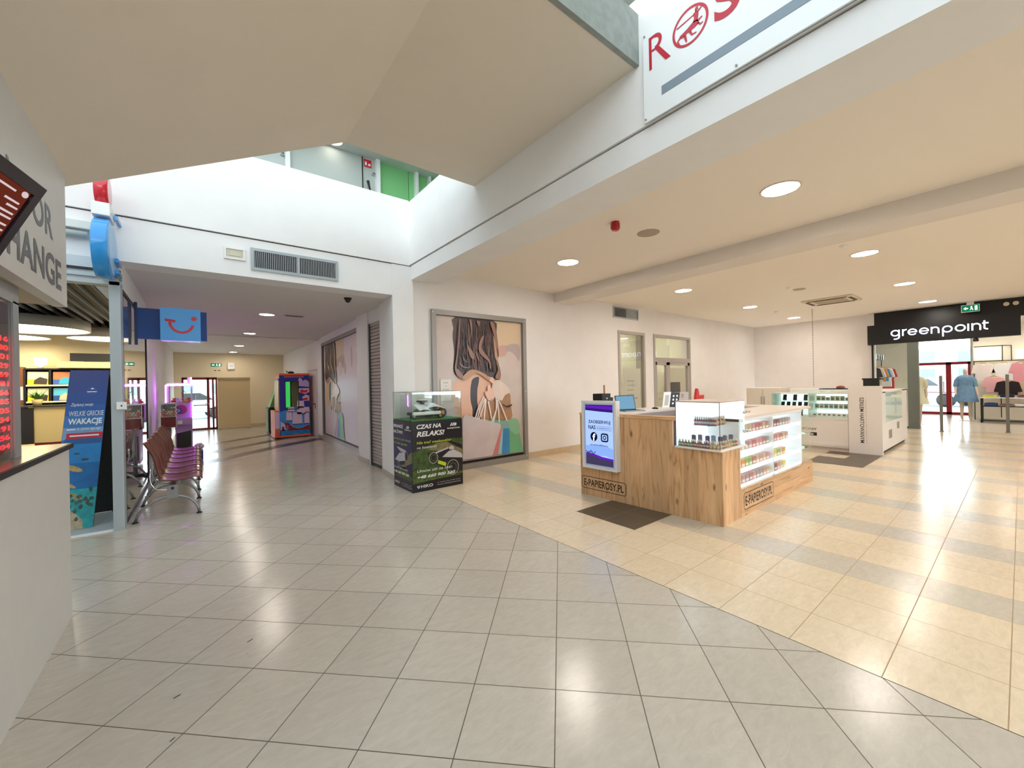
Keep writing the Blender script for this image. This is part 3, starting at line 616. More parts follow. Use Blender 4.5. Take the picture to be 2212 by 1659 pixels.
for i in range(3): b = MB(); b.box(-1.45, 9.38, .1+i*.3, -1.0, 9.4, .36+i*.3); b.build('drawer', M('drawer_front', (150, 118, 80), .5), t, world=True)
b = MB(); b.box(-.9, 11.96, 1.95, -.98-.0, 11.99, 2.15, 0); tag(b.build('yellow_note', M('yellow_paper', (226, 200, 60), .6)), 'yellow paper on the agency wall behind the side glass', 'paper')
# faint green bowls on the shelf
for i, x in enumerate((-1.62, -1.05)):
    b = MB(); b.lathe([(.03, 0), (.05, .01), (.1, .12), (.095, .12), (.04, .02)], (x, 11.72, 1.992)); tag(b.build('glass_bowl', M('green_bowl', (170, 176, 110), .3)), ('green bowl in front of the cream box', 'green bowl at the end of the shelf by the entrance post')[i], 'bowl', 'green bowls on the brochure shelf')
# ================================================================ waiting benches along the glass
SEATW = M("seat_plywood", (118, 56, 40), .34, var=.15, vs_=5, stretch=(1, 8, 1), coat=.15)
LEGM = M('bench_leg_grey', (150, 150, 152), .35, .6)
CHR = M('chrome', (200, 200, 205), .15, 1.0)
PROF = [(-.52, .89), (-.50, .86), (-.46, .78), (-.43, .70), (-.415, .60), (-.40, .52), (-.37, .455), (-.31, .425), (-.22, .415), (-.12, .425), (-.04, .437), (.01, .425), (.03, .40)]
def seat_part(y, parent):
    b = MB()
    def fn(u, v):
        x = v*(len(PROF)-1); i = min(int(x), len(PROF)-2); f_ = x-i
        px = PROF[i][0]*(1-f_)+PROF[i+1][0]*f_; pz = PROF[i][1]*(1-f_)+PROF[i+1][1]*f_
        e = abs(2*u-1); w = .196-.03*(v < .06)-.014*(v > .94)
        return (px+.035*e*e*(v < .5), y+(u-.5)*2*w, pz+(.026*e*e-.006)*(v > .5))
    b.grid(fn, 8, 30); return b.build('seat', SEATW, parent, solid=.012)
def loop_part(y, parent):
    b = MB(); b.tube([(-.44, y, .60), (-.45, y, .50), (-.44, y, .42), (-.40, y, .355), (-.32, y, .335), (-.24, y, .345)], .009, 0, 8); return b.build('support_loop', CHR, parent)
def leg_part(y, parent):
    b = MB(); pts = [(-.58, y, .02), (-.55, y, .10), (-.49, y, .17), (-.41, y, .225), (-.31, y, .25), (-.24, y, .252), (-.17, y, .24), (-.10, y, .205), (-.045, y, .14), (-.015, y, .08), (-.005, y, .02)]
    b.tube(pts, .016, 0, 10); b.box(-.30, y-.022, .235, -.20, y+.022, .385); o = b.build('leg', LEGM, parent)
    for x in (-.58, -.005):
        b = MB(); b.lathe([(.03, 0), (.03, .008), (.012, .02)], (x, y, 0), 0, 14); b.build('foot_pad', DARK, o)
    return o
def bench(name_y, legs, seats, label):
    t = thing('waiting_bench', label, 'bench', (0, 0, 0), 0, 'waiting benches beside the glass wall')
    for y in legs: leg_part(y, t)
    for y in seats: seat_part(y, t); loop_part(y-.2, t); loop_part(y+.2, t)
    b = MB(); b.box(-.275, legs[0]-.03, .325, -.225, legs[-1]+.03, .375, 0); b.box(-.262, legs[0]-.034, .335, -.238, legs[0]-.03, .365, 1); b.build('beam', [LEGM, DARK], t)
    return t
bench(0, (6.25, 7.10), (6.44, 6.93, 7.42), 'three-seat reddish wooden waiting bench on grey arched legs, nearest the agency post')
bench(0, (7.70, 8.60, 9.50), (7.93, 8.42, 8.91, 9.40), 'four-seat reddish wooden waiting bench behind the three-seat one, in front of the capsule machines')

# ---------------------------------------------------------------- capsule machine on a pole
RED = M('dark_red_steel', (112, 16, 22), .35); NEON = emat('pink_violet_neon', (214, 104, 255), 12.0)
t = thing('capsule_vending_machine', 'dark red capsule machine full of round capsules on a pole behind the benches', 'vending machine', (-.42, 9.75, 0))
b = MB(); b.box(-.535, 9.6, .83, -.31, 9.92, 1.03); b.box(-.535, 9.90, 1.03, -.31, 9.92, 1.25); b.build('body', RED, t, world=True)
b = MB()
for x in (-.535, -.318): b.box(x, 9.59, .83, x+.008, 9.6, 1.27)
for z in (.83, 1.026, 1.262): b.box(-.535, 9.59, z, -.31, 9.6, z+.008)
b.build('frame', CHR, t, world=True)
b = MB(); b.box(-.54, 9.585, 1.27, -.305, 9.925, 1.285); b.build('lid', CHR, t, world=True, bev=.004)
b = MB(); b.box(-.532, 9.601, 1.03, -.313, 9.604, 1.262); b.build('pane', GL, t, world=True)
b = MB(); b.cyl((-.42, 9.76, .03), .03, .80); b.build('pole', GREY, t, world=True)
b = MB(); b.lathe([(.19, 0), (.19, .02), (.04, .04)], (-.42, 9.76, 0), 0, 28); b.build('base', DARK, t, world=True)
capm = [M('capsule_green', (120, 130, 100), .3), M('capsule_cream', (214, 200, 176), .3), M('capsule_orange', (220, 130, 80), .3), M('capsule_grey', (130, 130, 140), .3), M('capsule_pink', (214, 130, 130), .3)]
cap = None; random.seed(11)
for r_ in range(6):
    for k in range(5):
        x = -.51+k*.043+(r_ % 2)*.02; z = 1.05+r_*.036
        b = MB(); b.ball((0, 0, 0), .02, 0, 12)
        if cap is None: caps = [MB().ball((0, 0, 0), .021, 0, 12).build('capsule', m_) for m_ in capm]; cap = True; used = set()
        i = random.choice((1, 2, 4) if r_ < 3 else (0, 1, 3)); src = caps[i]
        o = src if i not in used else src.copy()
        if i in used: C.objects.link(o)
        used.add(i); o.location = (x, 9.63, z)
        tag(o, ('greenish', 'cream', 'orange', 'grey', 'pink')[i]+' round capsule inside the capsule machine window', 'capsule', 'capsules in the red machine')
for i, o in enumerate(caps):
    if i not in used: bpy.data.objects.remove(o)
# ---------------------------------------------------------------- purple claw machine
t = thing('claw_machine', 'white claw machine with glowing violet tubes behind the capsule machine', 'arcade machine', (-.3, 11.2, 0))
PW = M('claw_white', (226, 214, 236), .35); PP = M('claw_lilac', (190, 150, 206), .4)
b = MB(); b.box(-.50, 11.0, .93, -.09, 11.6, 1.24, 0); F = Fr((-.30, 10.999, 1.08), (1, 0, 0), (0, 0, 1)); b.fdisc(F, .02, .02, .10, .001, 1); b.fdisc(F, -.03, .0, .07, .002, 2); b.fring(F, -.03, 0, .03, .012, .003, 3)
b.build('cabinet', [PP, M('claw_magenta', (180, 50, 120), .4), M('claw_indigo', (80, 70, 150), .4), WHITE], t, world=True)
b = MB(); b.box(-.50, 11.0, 1.60, -.09, 11.6, 1.66); b.box(-.17, 11.0, 1.66, -.09, 11.12, 1.78)
for x, y in ((-.50, 11.0), (-.115, 11.0), (-.50, 11.575), (-.115, 11.575)): b.box(x, y, 1.24, x+.025, y+.025, 1.60)
b.build('frame', PW, t, world=True)
b = MB(); b.box(-.475, 11.005, 1.25, -.115, 11.01, 1.60); b.box(-.5, 11.03, 1.25, -.495, 11.57, 1.6); b.build('pane', GL, t, world=True)
b = MB(); b.cyl((-.51, 10.985, 1.625), .012, .43, 0, 10, 'x'); b.cyl((-.36, 10.98, .915), .010, .27, 0, 10, 'x'); b.cyl((-.105, 10.985, 1.66), .011, .12, 0, 10); b.cyl((-.52, 11.0, 1.26), .011, .36, 0, 10); b.cyl((-.085, 10.99, .93), .010, .31, 0, 10)
b.build('neon_tube', NEON, t, world=True)
b = MB(); b.box(-.38, 10.9, .78, -.10, 11.6, .93, 0); b.box(-.34, 10.87, .80, -.26, 10.9, .87, 1); b.build('control_panel', [PP, WHITE], t, world=True)
b = MB(); b.box(-.38, 11.0, .05, -.10, 11.6, .78, 0); b.fpoly(Fr((-.36, 10.999, .1), (1, 0, 0), (0, 0, 1)), [(0, 0), (.24, 0), (.24, .55), (0, .5)], .0006, 1); b.build('base', [PP, M('claw_dark_front', (46, 40, 36), .3)], t, world=True)
b = MB(); b.tube([(-.25, 11.3, 1.6), (-.25, 11.3, 1.50)], .01)
for k in range(3): g = k*2.1; b.tube([(-.25, 11.3, 1.5), (-.25+.05*math.cos(g), 11.3+.05*math.sin(g), 1.46), (-.25+.03*math.cos(g), 11.3+.03*math.sin(g), 1.40)], .006)
b.build('claw', CHR, t, world=True)
tm = [M('plush_red', (214, 60, 60), .8), M('plush_orange', (236, 150, 70), .8), M('plush_white', (236, 230, 230), .8)]
for i, (x, y) in enumerate(((-.40, 11.12), (-.30, 11.2), (-.2, 11.1), (-.36, 11.35), (-.16, 11.3))):
    b = MB(); b.ball((x, y, 1.275), .045, 0, 12, 1, 1, .8); b.ball((x+.01, y-.03, 1.32), .024, 0, 10); b.ball((x-.012, y-.03, 1.345), .01, 0, 8); b.ball((x+.03, y-.03, 1.345), .01, 0, 8)
    tag(b.build('plush_toy', tm[(0, 2, 1, 2, 0)[i]]), ('red', 'white', 'orange', 'white', 'red')[i]+' plush toy lying '+('at the front left', 'in the middle', 'at the front right', 'at the back left', 'at the back right')[i]+' inside the violet claw machine', 'toy', 'plush toys in the claw machine')
t = thing('kiddie_ride', 'small white and blue low toy ride beside the violet claw machine', 'ride', (.0, 11.2, 0))
b = MB(); b.box(-.07, 11.0, .0, .08, 11.4, .20, 0); b.build('base', M('ride_blue', (70, 90, 190), .4), t, world=True, bev=.02)
b = MB(); b.ball((.01, 11.2, .27), .09, 0, 14, 1.0, 1.6, .8); b.tube([(.02, 11.05, .3), (.05, 11.02, .36)], .01); b.build('body', PW, t, world=True)
# ---------------------------------------------------------------- corridor end
DR = M('dark_red_door_frame', (112, 14, 24), .35)
b = MB()
for x0, x1 in ((-.46, -.40), (.28, .36), (.44, .50), (.55, .60)): b.box(x0, 19.2, 0, x1, 19.28, 1.99)
b.box(-.46, 19.2, 1.90, .60, 19.28, 1.99); b.box(-.40, 19.2, 0, .28, 19.28, .07); b.box(-.4, 19.22, .92, .28, 19.26, .95); b.box(.36, 19.2, 0, .6, 19.28, .07); b.box(.36, 19.22, .78, .6, 19.26, .82)
d = struct('door_1', b, DR)
b = MB(); b.box(-.40, 19.235, .07, .28, 19.245, 1.90); b.build('pane', GL, d); b = MB(); b.tube([(.33, 19.18, .98), (.20, 19.15, .98)], .014); b.tube([(.33, 19.18, .98), (.33, 19.2, .98)], .02); b.build('door_handle', CHR, d)
t = thing('folding_board', 'tall beige board standing in front of the end wall of the corridor', 'board', (1.1, 18.5, 0))
b = MB(); b.box(.60, 18.48, .06, 1.60, 18.53, 1.955); b.build('panel', M('board_beige', (212, 186, 138), .6), t, world=True); b = MB(); b.box(.59, 18.47, 1.87, 1.61, 18.54, 1.96); b.build('top_rail', M('board_rail', (170, 146, 104), .5), t, world=True)
for x in (.62, 1.56): b = MB(); b.box(x, 18.42, 0, x+.03, 18.6, .06); b.build('foot', GREY, t, world=True)
def exit_sign(label, F, wd, hg, hang=0):
    t = thing('exit_sign', label, 'sign', tuple(F.o)); b = MB(); b.fbox(F, 0, 0, -.03, wd, hg, 0); hang and b.fbox(F, wd*.3, hg, -.02, wd*.7, hg+hang, -.01); b.build('housing', WHITE, t, world=True)
    b = MB(); b.frect(F, .01, .01, wd-.01, hg-.01, .001, 0)
    a = hg*.5; b.fpoly(F, [(wd*.12, a), (wd*.26, a+hg*.22), (wd*.26, a+hg*.08), (wd*.38, a+hg*.08), (wd*.38, a-hg*.08), (wd*.26, a-hg*.08), (wd*.26, a-hg*.22)], .002, 1)
    b.fdisc(F, wd*.56, a+hg*.22, hg*.08, .002, 1, 12); b.fpoly(F, [(wd*.50, a+hg*.12), (wd*.60, a+hg*.12), (wd*.62, a-hg*.02), (wd*.66, a-hg*.26), (wd*.62, a-hg*.27), (wd*.57, a-hg*.08), (wd*.5, a-hg*.26), (wd*.46, a-hg*.22), (wd*.53, a-.02)], .002, 1); b.frect(F, wd*.74, a-hg*.3, wd*.88, a+hg*.3, .002, 1)
    b.build('panel', [emat('exit_green', (20, 92, 60), .9), emat('exit_white', (226, 240, 232), 1.0)], t, world=True)
exit_sign('green exit sign with running figure on the beige corridor end wall', Fr((.40, 19.19, 2.39), (1, 0, 0), (0, 0, 1)), .36, .15)
t = thing('emergency_light', 'rounded white emergency light beside the exit sign on the corridor end wall', 'light', (1.05, 19.18, 2.4)); b = MB(); b.box(.93, 19.1, 2.28, 1.18, 19.2, 2.56); b.build('housing', WHITE, t, world=True, bev=.04); b = MB(); b.box(1.0, 19.095, 2.42, 1.11, 19.1, 2.435); b.build('slot', GREY, t, world=True)
b = MB(); b.box(.51, 19.18, 2.24, .58, 19.2, 2.265); b.box(.64, 19.18, 2.24, .71, 19.2, 2.265); tag(b.build('door_sensor', DARK), 'small dark door sensor above the red corridor door', 'sensor')
# white service door with black handle
b = MB(); b.box(2.865, 13.18, .01, 2.90, 14.48, 2.05, 0); b.box(2.855, 13.16, 0, 2.87, 13.2, 2.08, 1); b.box(2.855, 14.46, 0, 2.87, 14.5, 2.08, 1); b.box(2.855, 13.16, 2.04, 2.87, 14.5, 2.08, 1)
d = struct('door_2', b, [M('service_door', (232, 216, 214), .5), M('door_frame_pale', (214, 204, 206), .5)])
b = MB(); b.tube([(2.865, 13.50, 1.0), (2.82, 13.50, 1.0), (2.82, 13.64, 1.0)], .011); b.box(2.855, 13.485, .86, 2.866, 13.515, 1.03); b.build('door_handle', DARK, d)
# ---------------------------------------------------------------- crane machine with the sailing ship
OR = M('ship_orange', (232, 110, 66), .4); NV = M('ship_navy', (38, 44, 150), .35); SKY = M('ship_sky', (60, 150, 226), .35); SEA = M('ship_sea', (30, 130, 200), .3, var=.3, vs_=10); SAIL = M('ship_sail', (226, 200, 226), .4); HULL = M('ship_hull', (132, 28, 30), .4); DKN = M('ship_dark', (34, 26, 60), .4); PK = M('ship_cloud', (190, 170, 220), .4); RD2 = M('ship_red', (206, 40, 46), .4)
t = thing('crane_game_machine', 'tall blue crane machine with painted sailing ship and green lit window', 'arcade machine', (2.3, 14.1, 0))
pm = [OR, NV, SKY, SEA, SAIL, HULL, DKN, PK, RD2]
b = MB()
b.box(1.93, 13.75, .08, 2.755, 13.78, .89, 1); b.box(1.93, 13.75, .89, 2.09, 13.78, 1.71, 1); b.box(2.44, 13.75, .89, 2.755, 13.78, 1.71, 1); b.box(1.93, 13.75, 1.71, 2.755, 13.78, 1.95, 1)
b.box(2.74, 13.78, .08, 2.755, 14.6, 1.95, 0); b.box(1.93, 14.58, .08, 2.755, 14.6, 1.95, 1); b.box(1.93, 13.78, 1.8, 2.755, 14.6, 1.95, 0); b.box(1.93, 13.78, .08, 2.755, 14.6, .86, 0)
F = Fr((1.93, 13.749, .03), (1, 0, 0), (0, 0, 1)); W_, H_ = .825, 1.93
def fp(pts, m, c): b.fpoly(F, [(a*W_, v*H_) for a, v in pts], c, m)
fp([(0, 0), (1, 0), (1, .03), (0, .03)], 0, .0005); fp([(0, .97), (1, .97), (1, 1), (0, 1)], 0, .0005)
fp([(0, .10), (1, .10), (1, .42), (.5, .46), (.0, .40)], 2, .0005); fp([(.02, .03), (.98, .03), (.98, .12), (.02, .11)], 3, .001); fp([(.02, .11), (.3, .12), (.12, .22), (.02, .25)], 4, .001)
fp([(.62, .90), (.66, .93), (.72, .92), (.78, .88), (.84, .90), (.92, .89), (.98, .86), (.98, .78), (.62, .80)], 7, .001); fp([(.66, .72), (.72, .75), (.82, .73), (.95, .74), (.9, .69), (.7, .69)], 8, .0015); fp([(.64, .76), (.98, .76), (.98, .70), (.85, .67), (.64, .70)], 4, .001)
fp([(.74, .62), (.86, .66), (.98, .64), (.98, .56), (.78, .56)], 4, .001); fp([(.76, .60), (.92, .61), (.92, .57), (.76, .57)], 8, .0015)
for sx_, sy_, ww, hh in ((.56, .46, .25, .10), (.26, .40, .22, .07), (.56, .36, .3, .11), (.2, .26, .2, .13), (.40, .20, .34, .18), (.84, .38, .14, .08), (.80, .20, .17, .17)):
    fp([(sx_, sy_), (sx_+ww, sy_), (sx_+ww*.93, sy_+hh), (sx_+ww*.05, sy_+hh*1.05)], 4, .002); fp([(sx_, sy_), (sx_+ww, sy_), (sx_+ww*.95, sy_-.012), (sx_+.05*ww, sy_-.012)], 6, .0022)
fp([(.16, .23), (.27, .22), (.38, .17), (.55, .14), (.75, .14), (.88, .17), (.98, .18), (.98, .10), (.3, .10), (.18, .13)], 5, .003); fp([(.02, .26), (.18, .215), (.18, .205)], 6, .003)
b.fline(F, [(a*W_, v*H_) for a, v in ((.34, .19), (.45, .145), (.6, .13), (.75, .14), (.88, .17), (.97, .175))], .015, .0035, 7)
b.fline(F, [(.24*W_, .19*H_), (.24*W_, .13*H_)], .012, .004, 7); b.fring(F, .24*W_, .15*H_, .04, .01, .004, 7, 16, a0=PI, a1=2*PI); b.fline(F, [(.20*W_, .175*H_), (.28*W_, .175*H_)], .01, .004, 7)
fp([(.03, .12), (.06, .12), (.07, .17), (.12, .165), (.14, .12), (.17, .12), (.17, .10), (.03, .10)], 6, .004)
for k in range(11): b.frect(F, (.16+k*.06)*W_, .935*H_, (.16+k*.06+.042)*W_, .957*H_, .003, 0) if k != 5 else b.fring(F, (.16+k*.06+.02)*W_, .945*H_, .018, .006, .003, 4)
b.build('cabinet', pm, t, world=True)
b = MB(); b.fpoly(Fr((2.094, 13.745, .885), (1, 0, 0), (0, 0, 1)), [(0, 0), (.345, 0), (.345, .82), (0, .82)], 0); b.box(2.075, 13.742, .86, 2.095, 13.75, 1.73, 0) ; b.box(2.435, 13.742, .86, 2.455, 13.75, 1.73); b.box(2.075, 13.742, .86, 2.455, 13.75, .885); b.box(2.075, 13.742, 1.705, 2.455, 13.75, 1.73); b.f = b.f[1:]; b.m = b.m[1:]; b.sm = b.sm[1:]
b.build('window_frame', M('ship_bezel', (60, 24, 24), .3), t, world=True)
b = MB(); b.box(2.095, 13.748, .885, 2.435, 13.752, 1.705); b.build('pane', GL, t, world=True)
b = MB(); b.box(1.93, 14.54, .87, 2.36, 14.57, 1.80, 0); b.box(2.36, 14.54, .87, 2.74, 14.57, 1.80, 3); b.box(2.34, 14.5, .9, 2.37, 14.54, 1.8, 1); b.box(1.95, 13.8, .862, 2.72, 14.5, .90, 2); b.build('interior', [emat('green_backlight', (70, 220, 100), .35), DKN, M('prize_heap', (150, 96, 70), .7, var=.5, vs_=30), M('inner_pale', (214, 224, 176), .6)], t, world=True)
b = MB(); b.box(1.80, 13.78, .08, 1.93, 14.6, .83, 0); b.box(1.79, 13.76, .03, 2.77, 14.62, .08, 0); b.box(1.90, 13.752, 1.76, 1.95, 14.6, 1.80, 1); b.box(1.80, 13.779, .30, 1.93, 13.78, .8, 2); b.build('control_ledge', [OR, NV, SAIL], t, world=True, bev=.006)
b = MB(); b.box(1.905, 13.78, .86, 1.93, 14.58, 1.78); b.build('side_window', M('side_glass_amber', (214, 176, 120), .25), t, world=True)
b = MB()
for x in (1.88, 2.68): b.cyl((x, 13.9, 0), .03, .03); b.cyl((x, 14.5, 0), .03, .03)
b.build('castor', DARK, t, world=True)
t = thing('toy_aircraft', 'small dark toy lying on top of the sailing ship crane machine', 'toy', (2.2, 13.95, 1.95))
b = MB(); b.ball((2.28, 13.95, 1.99), .04, 0, 12, 2.2, 1, 1); b.fprism(Fr((2.22, 13.9, 1.99), (1, 0, 0), (0, 1, 0)), [(0, 0), (.08, -.1), (.12, -.1), (.1, 0), (.12, .14), (.08, .14)], 0, .012); b.fprism(Fr((2.16, 13.95, 1.99), (1, 0, 0), (0, 0, 1)), [(0, 0), (.05, 0), (-.02, .08)], 0, .01); b.build('body', M('toy_dark', (30, 36, 34), .5), t, world=True)
t = thing('arcade_machine', 'green and black arcade machine with sloping side behind the sailing ship machine', 'arcade machine', (1.95, 15.8, 0))
b = MB(); b.box(1.86, 15.55, .03, 2.5, 16.3, .86, 0); b.box(1.90, 15.549, .1, 2.0, 15.55, .8, 1); b.build('body', [DARK, M('arcade_olive', (96, 108, 70), .4)], t, world=True, bev=.01)
b = MB(); b.box(1.84, 15.6, .05, 1.86, 16.2, .82); b.build('side_panel', M('arcade_olive'), t, world=True)
F = Fr((0, 15.56, 0), (1, 0, 0), (0, 0, 1)); b = MB(); b.fprism(F, [(1.90, .88), (2.02, .88), (2.22, 1.62), (2.12, 1.62)], -.6, -.02); b.build('screen_hood', M('arcade_green', (110, 170, 80), .35), t, world=True)
# ---------------------------------------------------------------- ceiling things
LG = emat('warm_led_panel', (255, 244, 232), 44.0)
RIM = M('lamp_rim', (226, 214, 198), .4)
LG2 = emat('warm_led_panel_corridor', (255, 242, 228), 42.0)
def downlight(x, y, z, r, label, group, LG=LG):
    t = thing('ceiling_light', label, 'ceiling light', (x, y, z), 0, group)
    b = MB(); b.lathe([(r-.006, -.004), (r+.004, -.012), (r+.014, -.006), (r+.014, 0)], (0, 0, 0), 0, 40); b.build('rim', RIM, t)
    b = MB(); b.lathe([(1e-5, -.005), (r-.004, -.004)][::-1], (0, 0, 0), 0, 40); b.build('diffuser', LG, t); return t
first = None
xs = (4.65, 8.15, 11.54, 14.85); on_ = ('nearest the white beam', 'just past the second beam', 'above the phone counters', 'nearest the black shop sign')
for j, y in enumerate((1.48, 4.42, -1.46)):  # last row lies out of view, added for its light on the hall
    for i, x in enumerate(xs):
        lb = 'round ceiling light in the %s row of the hall, %s' % (('middle', 'wall-side', 'unseen right')[j], on_[i])
        if first is None: first = downlight(x, y, 3.41, .165, lb, 'round ceiling lights of the hall')
        else: dup(first, (x, y, 3.41), 0, lb)
fc = None
for i, y in enumerate((9.0, 12.25, 15.6, 18.3)):
    lb = 'round ceiling light of the corridor, '+('nearest the vent beam', 'second from the vent beam', 'third from the vent beam', 'nearest the end wall')[i]
    z = 2.94 if y < 12.9 else 2.915
    if fc is None: fc = downlight(1.08, y, z, .13, lb, 'round ceiling lights of the corridor', LG2)
    else: dup(fc, (1.08, y, z), 0, lb)
downlight(2.22, 8.38, 6.4, .15, 'round ceiling light of the upper floor above the white parapet', None, emat('upper_lamp_glow', (255, 248, 236), 4.0))
# alarm siren, speakers, detectors
t = thing('alarm_siren', 'red fire alarm siren on the hall ceiling', 'alarm', (3.96, 2.98, 3.41))
b = MB(); b.lathe([(.05, 0), (.055, -.03), (.055, -.075), (.04, -.1), (.001, -.1)][::-1], (0, 0, 0), 0, 8, sm=False); b.build('housing', M('alarm_red', (176, 24, 28), .35), t)
b = MB(); b.lathe([(.001, -.104), (.03, -.102), (.035, -.1)], (0, 0, 0), 0, 20); b.build('lens', M('alarm_lens', (204, 70, 66), .2), t)
b = MB(); b.lathe([(.001, -.008), (.125, -.008), (.14, -.002), (.14, 0)], (4.6, 2.95, 3.41), 0, 36); tag(b.build('ceiling_speaker', M('speaker_mesh', (176, 160, 142), .6)), 'round beige ceiling speaker next to the red siren', 'speaker')
b = MB(); b.lathe([(.001, -.008), (.11, -.008), (.12, 0)], (10.2, 2.93, 3.41), 0, 30); tag(b.build('ceiling_speaker', M('speaker_mesh')), 'round beige ceiling speaker beside the air conditioner', 'speaker')
for x, y, l in ((7.41, 1.58, 'white sprinkler head on the ceiling before the middle row light'), (9.8, 3.01, 'small smoke detector beside the farther ceiling speaker'), (13.0, 4.3, 'small smoke detector near the far wall-side ceiling light')):
    b = MB(); b.lathe([(.001, -.045), (.025, -.04), (.04, -.015), (.05, 0)], (x, y, 3.41), 0, 18); tag(b.build('smoke_detector', WHITE), l, 'detector')
for i, (x, y) in enumerate(((3.262, 3.05), (3.262, 2.62), (3.262, 2.12))):
    b = MB(); b.cyl((x, y, 3.36), .008, .05, 0, 8); b.box(x-.012, y-.004, 3.355, x+.012, y+.004, 3.375); tag(b.build('ceiling_hook', GREY), ('small ceiling hook nearest the wall end of the beam', 'small ceiling hook beside the red siren', 'small ceiling hook right of the siren')[i], 'hook', 'hooks along the beam')
t = thing('air_conditioner', 'square white ceiling air conditioner cassette above the phone counters', 'air conditioner', (12.3, 2.88, 3.3))
b = MB(); b.box(11.83, 2.38, 3.375, 12.77, 3.38, 3.41); b.build('panel', M('ac_cream', (222, 206, 182), .4), t, world=True, bev=.012)
b = MB(); b.box(12.03, 2.58, 3.368, 12.57, 3.18, 3.375); b.build('grille', M('ac_grille', (176, 160, 134), .6), t, world=True)
b = MB(); b.box(11.89, 2.5, 3.366, 11.96, 3.26, 3.375); b.box(12.64, 2.5, 3.366, 12.71, 3.26, 3.375); b.box(12.02, 2.43, 3.366, 12.58, 2.49, 3.375); b.box(12.02, 3.27, 3.366, 12.58, 3.33, 3.375); b.build('louvre', M('ac_slot', (70, 56, 44), .6), t, world=True)
b = MB(); random.seed(2)
for i in range(30): b.ball((13.48, 3.58, 3.40-i*.072), .012, 0, 6)
b.tube([(13.48, 3.58, 3.41), (13.48, 3.58, 1.25)], .004, 0, 6); tag(b.build('hanging_chain', M('chain_steel', (150, 140, 126), .4, .6)), 'thin chain hanging from the ceiling behind the phone counters', 'chain')
t = thing('dome_camera', 'black dome camera under the vent beam in the corridor', 'camera', (1.93, 6.7, 2.94)); b = MB(); b.lathe([(.055, -.025), (.06, 0)], (0, 0, 0), 0, 24); b.build('base', DARK, t); b = MB(); b.ball((0, 0, -.03), .046, 0, 20); b.build('dome', M('dome_black', (14, 14, 16), .08), t)
b = MB(); b.box(1.36, 8.82, 2.928, 1.70, 8.95, 2.94, 0); b.box(1.38, 8.85, 2.924, 1.68, 8.875, 2.93, 1); b.box(1.38, 8.90, 2.924, 1.68, 8.92, 2.93, 1); tag(b.build('slot_diffuser', [M('slot_pale', (200, 190, 182), .5), DARK]), 'rectangular slot vent in the corridor ceiling next to the nearest light', 'vent')
# vents
def grille(label, F, wd, hg, n, mull, fr=.035, half=None):
    t = thing('vent_grille', label, 'vent', tuple(F.o)); b = MB()
    b.fbox(F, fr, 0, -.0, wd-fr, fr, .018); b.fbox(F, fr, hg-fr, -.0, wd-fr, hg, .018); b.fbox(F, 0, 0, -.0, fr, hg, .018); b.fbox(F, wd-fr, 0, -.0, wd, hg, .018)
    if mull: b.fbox(F, wd*.515-.015, fr, 0, wd*.515+.015, hg-fr, .016)
    b.build('frame', GREYL, t, world=True)
    b = MB(); b.frect(F, fr, fr, wd-fr, hg-fr, .002, 0); b.build('backing', M('vent_black', (18, 18, 20), .8), t, world=True)
    b = MB()
    for i in range(n):
        a = fr+(wd-2*fr)*(i+.5)/n
        if half and a > wd*half and a < wd*.92: b.fbox(F, a-.018, fr, .004, a+.012, hg-fr, .012)
        else: b.fbox(F, a-.0045, fr, .004, a+.0045, hg-fr, .013)
    b.build('slat', M('vent_slat', (170, 172, 176), .4, .4), t, world=True)
grille('wide grey vent grille on the white beam over the corridor', Fr((.565, 6.098, 3.035), (1, 0, 0), (0, 0, 1)), 1.06, .285, 46, True)
grille('small grey vent grille high on the hall wall above the window', Fr((7.98, 6.128, 3.075), (1, 0, 0), (0, 0, 1)), 1.03, .275, 26, False, .03, .5)
t = thing('wall_light_box', 'small white recessed lamp box left of the wide vent grille', 'light', (.4, 6.1, 3.14))
b = MB(); F = Fr((.285, 6.098, 3.135), (1, 0, 0), (0, 0, 1)); wd, hg = .22, .148
b.fbox(F, .022, 0, 0, wd-.022, .022, .02); b.fbox(F, .022, hg-.022, 0, wd-.022, hg, .02); b.fbox(F, 0, 0, 0, .022, hg, .02); b.fbox(F, wd-.022, 0, 0, wd, hg, .02); b.build('frame', WHITE, t, world=True)
b = MB(); b.fbox(F, .022, .022, 0, wd-.022, hg-.022, .006); b.fbox(F, .055, .045, .006, wd-.05, hg-.05, .014); b.build('lens', M('lamp_lens', (214, 208, 184), .3), t, world=True)
# upper floor bits
t = thing('fire_extinguisher', 'red fire extinguisher with black horn on the upper floor', 'fire extinguisher', (2.95, 8.5, 5.3))
b = MB(); b.lathe([(.06, 0), (.062, .02), (.062, .34), (.04, .40), (.015, .42)], (2.97, 8.5, 5.22), 0, 20); b.build('cylinder', SR, t, world=True)
b = MB(); b.tube([(2.97, 8.5, 5.63), (2.93, 8.47, 5.70), (2.89, 8.45, 5.84)], .02, 0, 8, rs=[.012, .02, .032]); b.box(2.94, 8.48, 5.63, 3.02, 8.52, 5.66); b.build('horn', DARK, t, world=True)
b = MB(); F = Fr((2.86, 8.59, 6.2), (1, 0, 0), (0, 0, 1)); b.fbox(F, 0, 0, 0, .16, .16, .004, 0); b.fpoly(F, [(.02, .03), (.06, .03), (.06, .12), (.04, .09), (.02, .12)], .005, 1); b.frect(F, .09, .03, .14, .08, .005, 1); tag(b.build('fire_point_sign', [SR, WHITE]), 'red and white fire point sign on the upper floor wall', 'sign')
